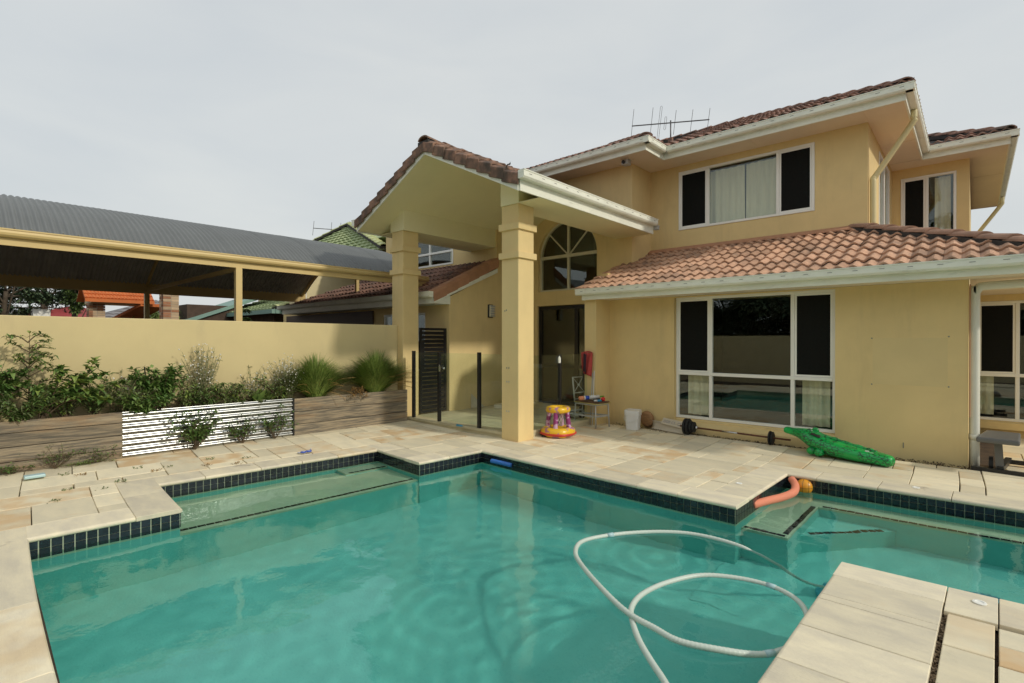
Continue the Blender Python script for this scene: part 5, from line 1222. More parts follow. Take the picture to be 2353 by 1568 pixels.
# ---- inflatable basketball hoop
m = mat('hoop_yellow', (0.80, 0.48, 0.02), .3, 0, 8, col2=(0.42, 0.20, 0.34), lo=.40, hi=.44, detail=2, spec=.6)
m = mat('hoop_purple', (0.26, 0.035, 0.17), .3, 0, 9, col2=(0.58, 0.38, 0.55), lo=.42, hi=.46, detail=2, spec=.6)
plain('rope', (.74, .72, .66), .8); plain('hoop_red', (.62, .05, .03), .4)
hp = thing('inflatable_hoop', (-5.18, 6.83, 0), 'yellow and purple inflatable basketball hoop beside the right porch column', 'pool toy')
HX, HY = -5.13, 6.86
b = MB(); b.torus((HX, HY, .082), .195, .08, 44, 16, sq=.25, wob=.03); b.build('base_ring', 'hoop_yellow', hp, True)
b = MB(); b.torus((HX, HY, .060), .258, .024, 44, 8, sq=.3); b.build('seam_band', 'hoop_red', hp, True)
b = MB(); b.torus((HX, HY, .445), .150, .052, 40, 14, sq=.12, wob=.04); b.build('top_ring', 'hoop_yellow', hp, True)
for k, a in enumerate((.3, 1.9, 3.5, 5.1)):
    q = lambda r, z: (HX + r * math.cos(a), HY + r * math.sin(a), z)
    b = MB(); b.tube(spline([q(.185, .10), q(.18, .2), q(.165, .32), q(.15, .42)], 4), [.040, .043, .039, .042, .038, .041, .037, .040, .036, .039, .035, .037, .034], 14); b.build('leg', 'hoop_purple', hp, True)
b = MB()
for k in range(10):
    for s in (-1, 1):
        P = []
        for i in range(9):
            u = i / 8; a = 2 * math.pi * k / 10 + s * u * 1.6; r = .118 * (1 - .62 * u); P.append((HX + r * math.cos(a), HY + r * math.sin(a), .42 - .24 * u))
        b.tube(P, .0035, 5)
b.build('net', 'rope', hp)

# ---- chair with water toys
ch = thing('metal_chair', (-5.3, 8.1, 0), 'grey metal chair with a crossed back and toys on its seat by the pier', 'chair')
legs = {'fl': (-5.03, 7.86), 'fr': (-4.98, 8.23), 'bl': (-5.50, 7.98), 'br': (-5.45, 8.33)}
ct = lambda u, v_: Vector((-5.46 + .42 * u, 8.02 + .0 * u + .33 * v_ - .05 * u, 0))
LG = [((-5.06, 7.88), (-5.04, 7.86)), ((-5.00, 8.21), (-4.98, 8.22)), ((-5.54, 7.95), (-5.58, 7.96)), ((-5.54, 8.19), (-5.57, 8.20))]
for (tx, ty), (bx_, by_) in LG:
    b = MB(); b.tube([(bx_, by_, 0), (tx, ty, .43)], .013, 10); b.build('leg', 'grey_metal', ch, True)
b = MB(); z = .43
for a, c in (((-5.06, 7.88), (-5.00, 8.21)), ((-5.54, 7.95), (-5.54, 8.19)), ((-5.06, 7.88), (-5.54, 7.95)), ((-5.00, 8.21), (-5.54, 8.19))): b.bar((*a, z - .012), (*c, z - .012), .02, .022); b.bar((*a, .21), (*c, .21), .014, .03)
b.build('frame', 'grey_metal', ch)
plain('seat_worn', (0.16, 0.085, 0.045), .8, var=.5, scale=20, bump=.5, bscale=40); plain('seat_trim', (.62, .52, .18), .7)
b = MB(); b.slab([(-5.03, 7.86, .443), (-4.98, 8.24, .443), (-5.54, 8.205, .443), (-5.55, 7.94, .443)], (0, 0, .028)); bevel(b.build('seat', 'seat_worn', ch), .01, 2)
b = MB(); b.tube([(-5.55, 7.93, .445), (-5.03, 7.85, .44), (-5.0, 8.04, .432), (-4.97, 8.25, .445)], .007, 6); b.build('seat_trim', 'seat_trim', ch, True)
BA, BB = Vector((-5.56, 7.95, .43)), Vector((-5.545, 8.27, .43)); lean = Vector((-.05, 0, .47))
for q in (BA, BB): b = MB(); b.tube([q, q + lean], .014, 10); b.build('back_post', 'grey_metal', ch, True)
b = MB(); at_ = lambda s, u: BA.lerp(BB, s) + lean * u
for u in (.98, .36, .12): b.bar(at_(0, u), at_(1, u), .014, .018)
b.tube([at_(0, .36), at_(1, .98)], .006, 6); b.tube([at_(1, .36), at_(0, .98)], .006, 6); b.sphere(at_(.5, .67), .022, 10, 6); b.build('crossed_back', 'grey_metal', ch)
# toys on the seat
plain('toy_orange', (0.85, 0.33, 0.17), .4); plain('toy_blue', (0.03, 0.09, 0.55), .35); plain('toy_white', (.74, .75, .72), .4); plain('toy_green', (.16, .42, .04), .4); plain('toy_red', (.72, .02, .02), .35); plain('toy_cyan', (.05, .30, .50), .35)
wg = thing('water_blaster', (-5.25, 7.98, .50), 'large white, blue and orange water blaster lying on the chair seat', 'water gun')
A, B_ = Vector((-5.36, 7.80, .53)), Vector((-5.16, 8.17, .545)); D_ = (B_ - A).normalized(); LN = (B_ - A).length
def seg(p, q, r0, r1, nm, mm, par): b = MB(); b.tube([A + D_ * LN * p, A + D_ * LN * q], [r0, r1], 16); return b.build(nm, mm, par, True)
seg(.0, .06, .030, .036, 'nozzle_tip', 'toy_orange', wg); seg(.06, .22, .040, .036, 'nozzle', 'toy_orange', wg); seg(.22, .29, .036, .036, 'collar', 'toy_white', wg); seg(.29, .47, .037, .037, 'band', 'toy_blue', wg); seg(.47, .98, .036, .034, 'barrel', 'toy_white', wg); seg(.80, 1.22, .016, .014, 'plunger', 'toy_green', wg)
b = MB(); b.tube([A + D_ * LN * .72 - Vector((0, 0, .045)), A + D_ * LN * 1.02 - Vector((0, 0, .042))], .022, 10); tag(b.build('water_pistol', 'seam', smooth=True), 'dark water pistol under the large blaster on the chair seat', 'water gun')
sg = thing('water_squirter', (-5.08, 8.02, .49), 'small blue and white water squirter at the front of the chair seat', 'water gun')
b = MB(); b.tube([(-5.12, 7.93, .492), (-5.09, 7.98, .492)], .02, 12); b.build('nozzle', 'toy_white', sg, True)
b = MB(); b.tube([(-5.09, 7.981, .492), (-5.06, 8.04, .492), (-5.045, 8.07, .49)], [.02, .022, .008], 12); b.build('tank', 'toy_cyan', sg, True)
b = MB(); b.sphere((-5.05, 8.12, .511), .040, 18, 12); tag(b.build('red_ball', 'toy_red', smooth=True), 'small red ball on the chair seat', 'ball')
# towel on the fence end, poles, pile of grey tubes behind the chair
tm = mat('towel_red', (0.56, 0.085, 0.075), .95, .25, 12, bump=.6, bscale=120)
plain('towel_dark', (.07, .035, .05), .95)
tw = thing('red_towel', (-5.42, 8.12, 1.0), 'red towel hanging over the glass fence end at the pier', 'towel')
def drape(x0, x1, y, z_top, zb0, zb1, fold, seed, nm, mm):
    r = random.Random(seed); b = MB(); nx, nz_ = 14, 10; v = []
    for i in range(nx + 1):
        u = i / nx
        for j in range(nz_ + 1):
            w = j / nz_; zb = zb0 + (zb1 - zb0) * u + .02 * math.sin(u * 9 + seed); x = x0 + (x1 - x0) * (.5 + (u - .5) * (1 - .35 * w * (1 - w * .4)))
            v.append((x, y - .015 - fold * (.4 + .6 * w) * (.5 + .5 * math.sin(u * 15 + 2.2 * w + seed)), z_top + .01 * math.sin(u * 6) - (z_top - zb) * w))
    b.add(v, [(i * (nz_ + 1) + j, (i + 1) * (nz_ + 1) + j, (i + 1) * (nz_ + 1) + j + 1, i * (nz_ + 1) + j + 1) for i in range(nx) for j in range(nz_)])
    o = b.build(nm, mm, tw, True); sd_ = o.modifiers.new('solid', 'SOLIDIFY'); sd_.thickness = .006; return o
drape(-5.55, -5.31, 8.20, 1.36, 1.0, .90, .085, 1, 'front_fold', 'towel_red'); drape(-5.48, -5.41, 8.14, 1.33, 1.02, .97, .03, 4, 'dark_lining', 'towel_dark')
b = MB(); b.tube(spline([(-5.50, 8.19, 1.30), (-5.50, 8.17, 1.36), (-5.42, 8.19, 1.375), (-5.34, 8.18, 1.36), (-5.33, 8.19, 1.30)], 4), .012, 8); b.build('roll', 'towel_red', tw, True)
PGp = 'poles leaning on the pier behind the chair'
for k, (x, tx, h, mm, lb) in enumerate(((-5.36, -5.33, .98, 'grey_metal', 'thin grey metal pole leaning on the pier behind the chair, first of two'), (-5.31, -5.295, 1.02, 'toy_white', 'thin white pole leaning on the pier behind the chair, second of two'))):
    b = MB(); b.tube([(x, 8.16, 0), (tx, 8.205, h)], .009, 8); tag(b.build('pool_pole', mm, smooth=True), lb, 'pole', PGp)
b = MB(); b.tube([(-5.62, 8.27, 0), (-5.55, 8.28, 1.25)], .035, 10); b.tube([(-5.62, 8.27, 0), (-5.62, 8.27, .3)], .05, 10); tag(b.build('umbrella', 'seam', smooth=True), 'closed black umbrella standing behind the chair', 'umbrella')
rp = random.Random(4)
for k in range(22):
    b = MB(); x = -5.98 + rp.uniform(-.16, .34); y = 8.1 + rp.uniform(-.2, .25); z = .1 + rp.uniform(.02, .16); a = rp.uniform(-.5, .7); l = rp.uniform(.10, .2); el = rp.uniform(-.1, 1.0)
    d = Vector((math.cos(a) * math.cos(el), math.sin(a) * math.cos(el), math.sin(el) * .5)); b.tube([Vector((x, y, z)) - d * l, Vector((x, y, z)) + d * l], .018, 7)
    tag(b.build('grey_tube', 'grey_metal', smooth=True), 'short grey tube in the jumbled pile behind the glass fence', 'tube', 'pile of short grey tubes behind the fence')
plain('cloth_orange', (.30, .09, .02), .9)
b = MB(); b.sphere((-5.62, 8.36, .36), .07, 12, 8, sc=(.7, .8, 1.6)); tag(b.build('brown_bag', 'cloth_orange', smooth=True), 'rusty brown bag hanging behind the chair legs', 'bag')
b = MB(); b.box(-5.30, -5.20, 6.62, 6.80, 0, .035); b.box(-5.29, -5.23, 6.70, 6.78, .035, .10); tag(bevel(b.build('drain_grate_block', 'black_metal'), .008), 'dark lump on the paving behind the right porch column', 'block')
b = MB(); b.tube([(-6.63, 5.96, .125), (-6.50, 5.97, .125)], [.022, .012], 10); tag(b.build('toy_tube', 'toy_cyan', smooth=True), 'tiny pale blue toy tube on the porch step', 'toy')
# loose slabs under the side wall behind the glass
b = MB(); b.slab([(-8.15, 7.75, .105), (-8.15, 8.15, .105), (-8.185, 7.78, .42)], (-.01, 0, 0)); tag(b.build('stone_offcut', 'coping'), 'triangular stone offcut leaning on the porch side wall', 'stone')
b = MB(); b.hexa([(-7.75, 8.05, .104), (-7.35, 8.45, .104), (-7.55, 8.62, .104), (-7.95, 8.25, .104), (-7.75, 8.05, .17), (-7.35, 8.45, .23), (-7.55, 8.62, .23), (-7.95, 8.25, .17)]); tag(bevel(b.build('stone_slab', 'coping'), .01), 'loose stone slab on the porch floor behind the glass', 'stone')

# ---- bucket, basket, paper, barbell
plain('bucket_white', (.76, .76, .74), .35)
bk = thing('bucket', (-4.53, 8.28, 0), 'white square plastic bucket with lid against the house wall', 'bucket')
def sqring(cx, cy, r, z, n=24, p=.38):
    out = []
    for j in range(n):
        a = 2 * math.pi * j / n + .5; c, s = math.cos(a - .5), math.sin(a - .5); x = math.copysign(abs(c) ** p, c) * r; y = math.copysign(abs(s) ** p, s) * r; ca, sa = math.cos(.25), math.sin(.25); out.append((cx + x * ca - y * sa, cy + x * sa + y * ca, z))
    return out
def stack(rings, nm, mm, par):
    b = MB(); n = len(rings[0]); v = [q for r in rings for q in r]; f = [(i * n + j, i * n + (j + 1) % n, (i + 1) * n + (j + 1) % n, (i + 1) * n + j) for i in range(len(rings) - 1) for j in range(n)]
    f += [tuple(range(n))[::-1], tuple(range((len(rings) - 1) * n, len(rings) * n))]; b.add(v, f); return b.build(nm, mm, par)
cx, cy = -4.53, 8.28
stack([sqring(cx, cy, .108, .0), sqring(cx, cy, .112, .01), sqring(cx, cy, .128, .28)], 'body', 'bucket_white', bk)
stack([sqring(cx, cy, .136, .262), sqring(cx, cy, .137, .295), sqring(cx, cy, .134, .30), sqring(cx, cy, .139, .305), sqring(cx, cy, .137, .345), sqring(cx, cy, .120, .35), sqring(cx, cy, .115, .343)], 'lid', 'bucket_white', bk)
b = MB(); P = [(cx - .145 * math.cos(t_), cy - .03 - .13 * math.sin(t_), .24 - .09 * math.sin(t_)) for t_ in [math.pi * k / 12 for k in range(13)]]; b.tube(P, .005, 6); b.build('handle', 'toy_white', bk, True)
plain('print_grey', (.42, .42, .42), .6)
b = MB(); rp = random.Random(6); ca, sa = math.cos(.25), math.sin(.25)
for (z, n) in ((.205, 5), (.165, 4), (.15, 3), (.105, 2), (.06, 4)):
    x = -.075
    for _ in range(n):
        w = rp.uniform(.012, .028); yy = -(.1095 + .0575 * z)
        for (px, py) in ((x, yy),): b.slab([(cx + q * ca - py * sa, cy + q * sa + py * ca, zz_) for q, zz_ in ((px, z), (px + w, z), (px + w, z + .007), (px, z + .007))], (.0 + .0006 * sa, -.0006 * ca, 0))
        x += w + .008
b.build('faded_print', 'print_grey', bk)
plain('wicker', (.40, .22, .10), .8, var=.3, scale=30, bump=.5, bscale=60)
b = MB(); b.lathe([(.10, 0), (.13, .005), (.145, .03), (.15, .06)], (0, 0, 0), 24); b.v = [(-4.44 + p[0] * .9, 8.61 + p[2] * .9 - .1 * (p[1] + .15), .15 + p[1]) for p in b.v]; tag(b.build('terracotta_dish', 'wicker', smooth=True), 'round tan dish leaning on the wall behind the bucket', 'dish')
plain('paper', (.62, .56, .44), .85); plain('ink', (.24, .25, .34), .8)
pa = thing('paper_sheet', (-4.05, 8.45, 0), 'rolled sheet of printed paper lying by the wall', 'paper')
b = MB(); v = []; n = 10
for i in range(n + 1):
    u = i / n
    for j in range(9):
        w = j / 8; a = -2.2 + 2.9 * w; r = .055; v.append((-4.32 + .72 * u, 8.60 - .20 * u - .045 + r * math.cos(a) * 1.2, .062 + r * math.sin(a) + (.05 * w if w > .6 else 0)))
b.add(v, [(i * 9 + j, (i + 1) * 9 + j, (i + 1) * 9 + j + 1, i * 9 + j + 1) for i in range(n) for j in range(8)]); o = b.build('sheet', 'paper', pa, True); sm_ = o.modifiers.new('solid', 'SOLIDIFY'); sm_.thickness = .003
b = MB(); 
b.hexa([(-4.12, 8.53, .12), (-3.62, 8.40, .085), (-3.58, 8.46, .19), (-4.10, 8.60, .215), (-4.12, 8.527, .122), (-3.62, 8.397, .087), (-3.58, 8.457, .192), (-4.10, 8.597, .217)]); b.build('flap', 'paper', pa)
b = MB()
for (u, w) in ((.08, .07), (.18, .07), (.28, .05), (.40, .12), (.64, .12)):
    for (s0, s1, t0, t1) in ((0, w, .30, .34), (0, w, .62, .66), (0, .012, .30, .66), (w - .012, w, .30, .66)):
        def fp(s, t_): return Vector((-4.12 + .5 * s, 8.527 - .13 * s, .122 - .035 * s)).lerp(Vector((-4.10 + .52 * s, 8.597 - .14 * s, .217 - .025 * s)), t_) + Vector((0, -.0025, .002))
        b.slab([fp(u + s0, t0), fp(u + s1, t0), fp(u + s1, t1), fp(u + s0, t1)], (0, -.0006, .0006))
b.build('printed_marks', 'ink', pa)
plain('rubber', (.016, .016, .016), .75); plain('rust', (.16, .06, .03), .7, var=.4, scale=25)
bb = thing('barbell', (-2.9, 8.42, 0), 'rusty barbell with black weight plates lying along the window sill', 'barbell')
b = MB(); b.tube([(-3.72, 8.43, .135), (-2.02, 8.44, .108)], .014, 12); b.build('bar', 'rust', bb, True)
b = MB(); b.tube([(-3.02, 8.432, .124), (-2.78, 8.434, .120)], .0146, 12); b.build('knurled_grip', 'steel', bb, True)
for (x, r, w) in ((-3.62, .135, .045), (-3.57, .135, .035), (-3.525, .095, .04), (-3.48, .09, .03), (-2.30, .105, .028), (-2.265, .095, .026)):
    b = MB(); z0 = .135 if x < -3 else .108; b.lathe([(.03, -w / 2), (r * .88, -w / 2), (r, -w * .3), (r, w * .3), (r * .88, w / 2), (.03, w / 2)], (x, 8.431, z0), 28, axis='x'); b.build('plate', 'rubber', bb, False)
b = MB(); b.lathe([(.028, -.02), (.028, .02)], (-3.44, 8.431, .134), 14, axis='x'); b.build('collar', 'steel', bb, True)

# ---- swim goggles on the coping
plain('goggle_blue', (.04, .10, .50), .25); plain('goggle_clear', (.55, .58, .68), .2)
gg_ = thing('swim_goggles', (-6.95, 3.42, .005), 'blue swim goggles lying on the coping by the left alcove', 'goggles')
for dy in (-.035, .045):
    b = MB(); b.torus((-6.95, 3.42 + dy, .035), .03, .010, 20, 8); b.build('eye_cup', 'goggle_blue', gg_, True)
    b = MB(); b.lathe([(.029, .033), (.022, .043)], (-6.95, 3.42 + dy, 0), 16); b.build('lens', 'goggle_clear', gg_, True)
b = MB(); b.tube(spline([(-6.95, 3.36, .03), (-7.02, 3.34, .02), (-7.06, 3.42, .012), (-7.02, 3.52, .03), (-6.96, 3.50, .06)], 5), .009, 6); b.build('strap', 'goggle_clear', gg_, True)
b = MB(); b.box(-7.90, -7.80, .62, .80, .05, .085); tag(bevel(b.build('plastic_scrap', 'cuff_blue'), .01), 'pale blue plastic scrap among the weeds at the left frame edge', 'scrap')
# ---- gym bench at the right
plain('vinyl', (.13, .13, .125), .45)
gb = thing('exercise_bench', (.25, 8.75, 0), 'dark grey padded exercise bench at the right edge of the photo', 'bench')
b = MB(); b.slab([(.02, 8.32, .37), (.40, 8.30, .37), (.44, 9.02, .37), (.12, 9.06, .37)], (0, 0, .065)); bevel(b.build('seat_pad', 'vinyl', gb), .02, 3)
b = MB(); b.bar((.24, 8.56, .02), (.22, 8.56, .37), .075, .075); b.build('upright', 'vinyl', gb)
b = MB(); b.bar((-.02, 8.52, .02), (.52, 8.45, .02), .06, .05); b.bar((.22, 9.25, .02), (.52, 9.25, .02), .06, .05); b.bar((.24, 8.5, .05), (.34, 9.25, .05), .06, .05); b.build('base_frame', 'black_metal', gb)
b = MB(); b.lathe([(.03, -.02), (.085, -.02), (.085, .02), (.03, .02)], (.16, 8.62, .085), 20, axis='x'); b.build('weight_plate', 'rubber', gb)

# ------------------------------------------------------------------ neighbourhood beyond the garden wall
mat('tile_green', (0.40, 0.46, 0.24), .8, 0, 1.2, col2=(0.29, 0.36, 0.18)); mat('cap_green', (0.60, 0.64, 0.32), .8, .2, 4); mat('trim_teal', (0.22, 0.36, 0.31), .6); mat('cream_far', (0.70, 0.60, 0.36), .8, .06)
mat('tile_far_orange', (0.62, 0.17, 0.045), .8, .2, 3); mat('roof_red', (0.33, 0.045, 0.045), .7, .15, 1); mat('roof_grey', (0.24, 0.23, 0.24), .8, .2, 2)
mat('brick_a', (0.42, 0.20, 0.10), .9, 0, 5, col2=(0.30, 0.14, 0.08), rand=.3); mat('brick_b', (0.60, 0.44, 0.28), .9, .15, 5, rand=.2); mat('brick_dark', (0.10, 0.065, 0.045), .9, .3, 6); mat('mortar_far', (.45, .40, .32), .9)
def ribbed_roof(roof, corners, rows, cols, m, amp=.05, thk=.05):
    """tiled slope as stepped courses with rolls: corners = eave-left, eave-right, ridge-right, ridge-left"""
    A, B, C_, D = [Vector(c) for c in corners]; n = (B - A).cross(D - A).normalized(); n = n if n.z > 0 else -n; b = MB()
    for r in range(rows):
        t0, t1 = r / rows, (r + 1) / rows; a0, b0, a1, b1 = A.lerp(D, t0), B.lerp(C_, t0), A.lerp(D, t1), B.lerp(C_, t1); k = max(2, int(cols * (b0 - a0).length / max((B - A).length, .01))); sub = k * 4; v = []
        for i in range(sub + 1):
            u = i / sub; h = amp * abs(math.sin(math.pi * u * k)); v += [a0.lerp(b0, u) + n * (h * .3 - .0), a0.lerp(b0, u) + n * (h + thk), a1.lerp(b1, u) + n * (h * .6 + .005)]
        b.add(v, [q for i in range(sub) for q in ((3 * i, 3 * i + 3, 3 * i + 4, 3 * i + 1), (3 * i + 1, 3 * i + 4, 3 * i + 5, 3 * i + 2))])
    return tag(b.build('tile_course', m, roof), kind='stuff')
# green-roofed house
gh = thing('green_roof_house', (-21, 12, 0), 'two-storey cream neighbouring house with mossy green tiled hip roofs', 'house')
b = MB(); b.box(-25.5, -16.4, 10.2, 17.5, 2.6, 5.0); b.build('wall', 'cream_far', gh)
b = MB(); b.box(-25.0, -18.4, 7.9, 10.19, -.06, 2.75); b.box(-24.1, -21.4, 6.05, 7.89, -.06, 2.9); b.build('lower_wall', 'brick_dark', gh)
apex = (-19.3, 12.2, 6.42); E0, E1 = (-26.5, 9.6, 5.0), (-15.2, 9.6, 5.0)
hb = MB(); hb.add([(-26.5, 9.5, 4.9), (-13.6, 9.5, 4.9), (-13.6, 18, 4.9), (-26.5, 18, 4.9), (-22.8, 13.0, 6.3), (-17.4, 13.0, 6.3)], [(0, 1, 5, 4), (1, 2, 5), (2, 3, 4, 5), (3, 0, 4), (0, 3, 2, 1)]); gr = hb.build('roof', 'tile_green', gh)
# nearer hip with its ridge apex above the carport
hb = MB(); A0, A1, AP = (-23.0, 8.75, 4.25), (-12.9, 8.75, 4.25), (-18.2, 10.75, 6.05); hb.add([A0, A1, (-12.9, 16, 4.25), (-23.0, 16, 4.25), AP, (-18.2, 14.4, 6.05)], [(0, 1, 4), (1, 2, 5, 4), (2, 3, 5), (3, 0, 4, 5)]); hr = hb.build('roof', 'tile_green', gh)
ribbed_roof(hr, (A0, A1, (AP[0] + .02, AP[1], AP[2]), (AP[0] - .02, AP[1], AP[2])), 12, 34, 'tile_green', .035, .04)
caps(hr, (A0[0], A0[1], A0[2] + .09), (AP[0], AP[1], AP[2] + .09), 'cap_green', .12, .42); caps(hr, (A1[0], A1[1], A1[2] + .09), (AP[0], AP[1], AP[2] + .09), 'cap_green', .12, .42)
# its single-storey front roof and gutter
L0, L1, L2, L3 = (-23.6, 7.5, 2.62), (-17.4, 7.5, 2.62), (-18.8, 10.2, 3.5), (-23.6, 10.2, 3.5)
hb = MB(); hb.slab([L0, L1, L2, L3], (0, 0, -.06)); lr = hb.build('roof', 'tile_green', gh); ribbed_roof(lr, (L0, L1, L2, L3), 8, 22, 'tile_green', .035, .04); caps(lr, (L1[0], L1[1], L1[2] + .06), (L2[0], L2[1], L2[2] + .06), 'cap_green', .11, .42)
b = MB(); b.box(-23.6, -17.35, 7.38, 7.5, 2.48, 2.62); b.box(-17.42, -17.32, 7.5, 10.2, 2.48, 2.62); b.build('gutter', 'trim_teal', gh)
b = MB(); b.slab([(-24.2, 5.9, 2.30), (-24.2, 8.8, 3.42), (-24.2, 8.8, 3.3), (-24.2, 5.9, 2.16)], (2.9, 0, 0)); b.build('gable_roof', 'trim_teal', gh)
for x in (-24.0, -23.2, -22.2):
    w_ = MB(); w_.box(x, x + .7, 10.15, 10.21, 3.2, 4.3); w_ = w_.build('window', 'white_frame', gh); p = MB(); p.box(x + .06, x + .64, 10.145, 10.149, 3.26, 4.24); p.build('pane', 'glass', w_)
fa = thing('far_antenna', (-19.9, 11.0, 5.9), 'thin television antenna above the green tiled roof', 'antenna')
b = MB(); q0, q1 = Vector((-20.05, 10.2, 6.15)), Vector((-18.7, 11.2, 6.0)); b.bar(q0, q1, .025, .025); b.build('boom', 'antenna_metal', fa)
for s in (0, .45, .68, .78, .95):
    q = q0.lerp(q1, s); l = .38 if s < .7 else .18; b = MB(); b.tube([q - Vector((.14, -.1, -.3)).normalized() * l, q + Vector((.14, -.1, -.3)).normalized() * l], .009, 5); b.build('element', 'antenna_metal', fa)
b = MB(); b.tube([q1 - Vector((.2, .1, 0)), q1 - Vector((.2, .1, .5))], .015, 6); b.build('mast', 'antenna_metal', fa)
# bright cream house wall seen through the end of the carport
ch_ = thing('cream_house', (-16.6, 9.2, 0), 'plain cream rendered house seen under the carport end', 'house')
b = MB(); b.box(-17.1, -16.2, 7.85, 10.6, -.06, 4.2); b.build('wall', 'cream_far', ch_)
b = MB(); b.box(-17.1, -16.05, 7.7, 10.7, 4.2, 4.24); b.build('eave', 'white_trim', ch_)
b = MB(); b.tube([(-16.17, 7.95, 0), (-16.17, 7.95, 4.2)], .04, 8); b.build('downpipe', 'white_frame', ch_)
# brick entrance gateway with an orange tiled gable
def brick_pillar(name, label, x0, y0, w, z1, parent=None):
    t = parent or thing(name, (x0, y0, 0), label, 'pillar'); core = MB(); core.box(x0 + .01, x0 + w - .01, y0 + .01, y0 + w - .01, -.06, z1); core.build('pillar_core', 'mortar_far', t)
    me = {}
    for m_ in ('brick_a', 'brick_b'):
        bb_ = MB(); bb_.box(0, .21, 0, .105, 0, .072); me[m_] = bb_.mesh('brick', m_)
    rp = random.Random(int(x0 * 10)); z = 1.55
    while z < z1 - .07:
        row = int(z / .085) % 2
        for (ox, oy, rot) in ((0, 0, 0), (.225, 0, 0), (w, 0, 1), (w, .225, 1)):
            o = link('brick', me[rp.choice(('brick_a', 'brick_a', 'brick_b'))], t); sh = (.0 if row else .0)
            if rot: o.matrix_basis = Matrix.Translation((x0 + ox, y0 + oy, z)) @ Matrix.Rotation(R(90), 4, 'Z')
            else: o.matrix_basis = Matrix.Translation((x0 + ox, y0 + oy, z))
        z += .085
    return t
gwy = thing('gateway', (-19.5, 3.5, 0), 'brick gateway with a small bright orange tiled gable roof', 'gateway')
brick_pillar('', '', -22.0, 3.27, .40, 2.86, gwy)
ex, rx_, bx2, ez, rz_ = -21.25, -22.0, -22.75, 2.93, 3.46
b = MB(); b.slab([(ex - .05, 3.32, ez - .05), (bx2 + .05, 3.32, ez - .05), (rx_, 3.32, rz_ - .06)], (0, .05, 0)); b.build('gable_end', 'cream_far', gwy)
b = MB(); b.box(-22.5, -21.5, 3.3, 4.9, 2.80, 2.88); b.build('lintel', 'cream_far', gwy)
b = MB(); b.box(ex + .01, ex + .06, 3.12, 5.0, ez - .10, ez + .01); b.build('gutter', 'tile_far_orange', gwy)
b = MB(); b.slab([(ex, 3.12, ez), (ex, 5.0, ez), (rx_, 5.0, rz_), (rx_, 3.12, rz_)], (0, 0, -.04)); b.slab([(bx2, 3.12, ez), (rx_, 3.12, rz_), (rx_, 5.0, rz_), (bx2, 5.0, ez)], (0, 0, -.04)); gor = b.build('roof', 'tile_far_orange', gwy)
ribbed_roof(gor, ((ex, 3.12, ez + .01), (ex, 5.0, ez + .01), (rx_, 5.0, rz_ + .01), (rx_, 3.12, rz_ + .01)), 4, 20, 'tile_far_orange', .035, .03)
brick_pillar('brick_pillar', 'freestanding brick pillar under the carport tie beam', -19.6, 4.75, .44, 3.2)
# distant roofs
rh = thing('red_roof_house', (-42, 5, 0), 'distant house with a dull red metal hip roof', 'house')
b = MB(); b.box(-46, -40, 3.2, 8.2, -.06, 2.75); b.build('wall', 'cream_far', rh); b = MB(); b.add([(-47, 2.2, 2.7), (-39, 2.2, 2.7), (-39, 9.2, 2.7), (-47, 9.2, 2.7), (-44, 5.6, 3.75), (-42, 5.6, 3.75)], [(0, 1, 5, 4), (1, 2, 5), (2, 3, 4, 5), (3, 0, 4)]); b.build('roof', 'roof_red', rh)
kh = thing('grey_roof_house', (-30, 6, 0), 'distant house with a grey tiled roof behind the brick gateway', 'house')
b = MB(); b.box(-33, -28, 4.6, 9.6, -.06, 2.5); b.build('wall', 'cream_far', kh); b = MB(); b.add([(-34, 4.0, 2.4), (-27.2, 4.0, 2.4), (-27.2, 10, 2.4), (-34, 10, 2.4), (-31.5, 7, 3.5), (-29.5, 7, 3.5)], [(0, 1, 5, 4), (1, 2, 5), (2, 3, 4, 5), (3, 0, 4)]); kr = b.build('roof', 'roof_grey', kh)
ribbed_roof(kr, ((-27.2, 4.0, 2.41), (-27.2, 10, 2.41), (-29.5, 7, 3.51), (-29.5, 7, 3.51)), 8, 20, 'roof_grey', .03, .04)
b = MB(); b.box(-33.2, -32.4, 2.9, 3.5, 2.2, 3.02); tag(b.build('rooftop_unit', 'white_frame'), 'white box unit beyond the garden wall at the far left', 'unit')
b = MB(); b.slab([(-24.0, 4.5, 2.05), (-21.5, 5.4, 2.85), (-21.5, 5.4, 2.75), (-24.0, 4.5, 1.95)], (.3, -.8, 0)); tag(b.build('raking_fascia', 'tile_far_orange'), 'sloping terracotta roof edge right of the brick gateway', 'roof edge')

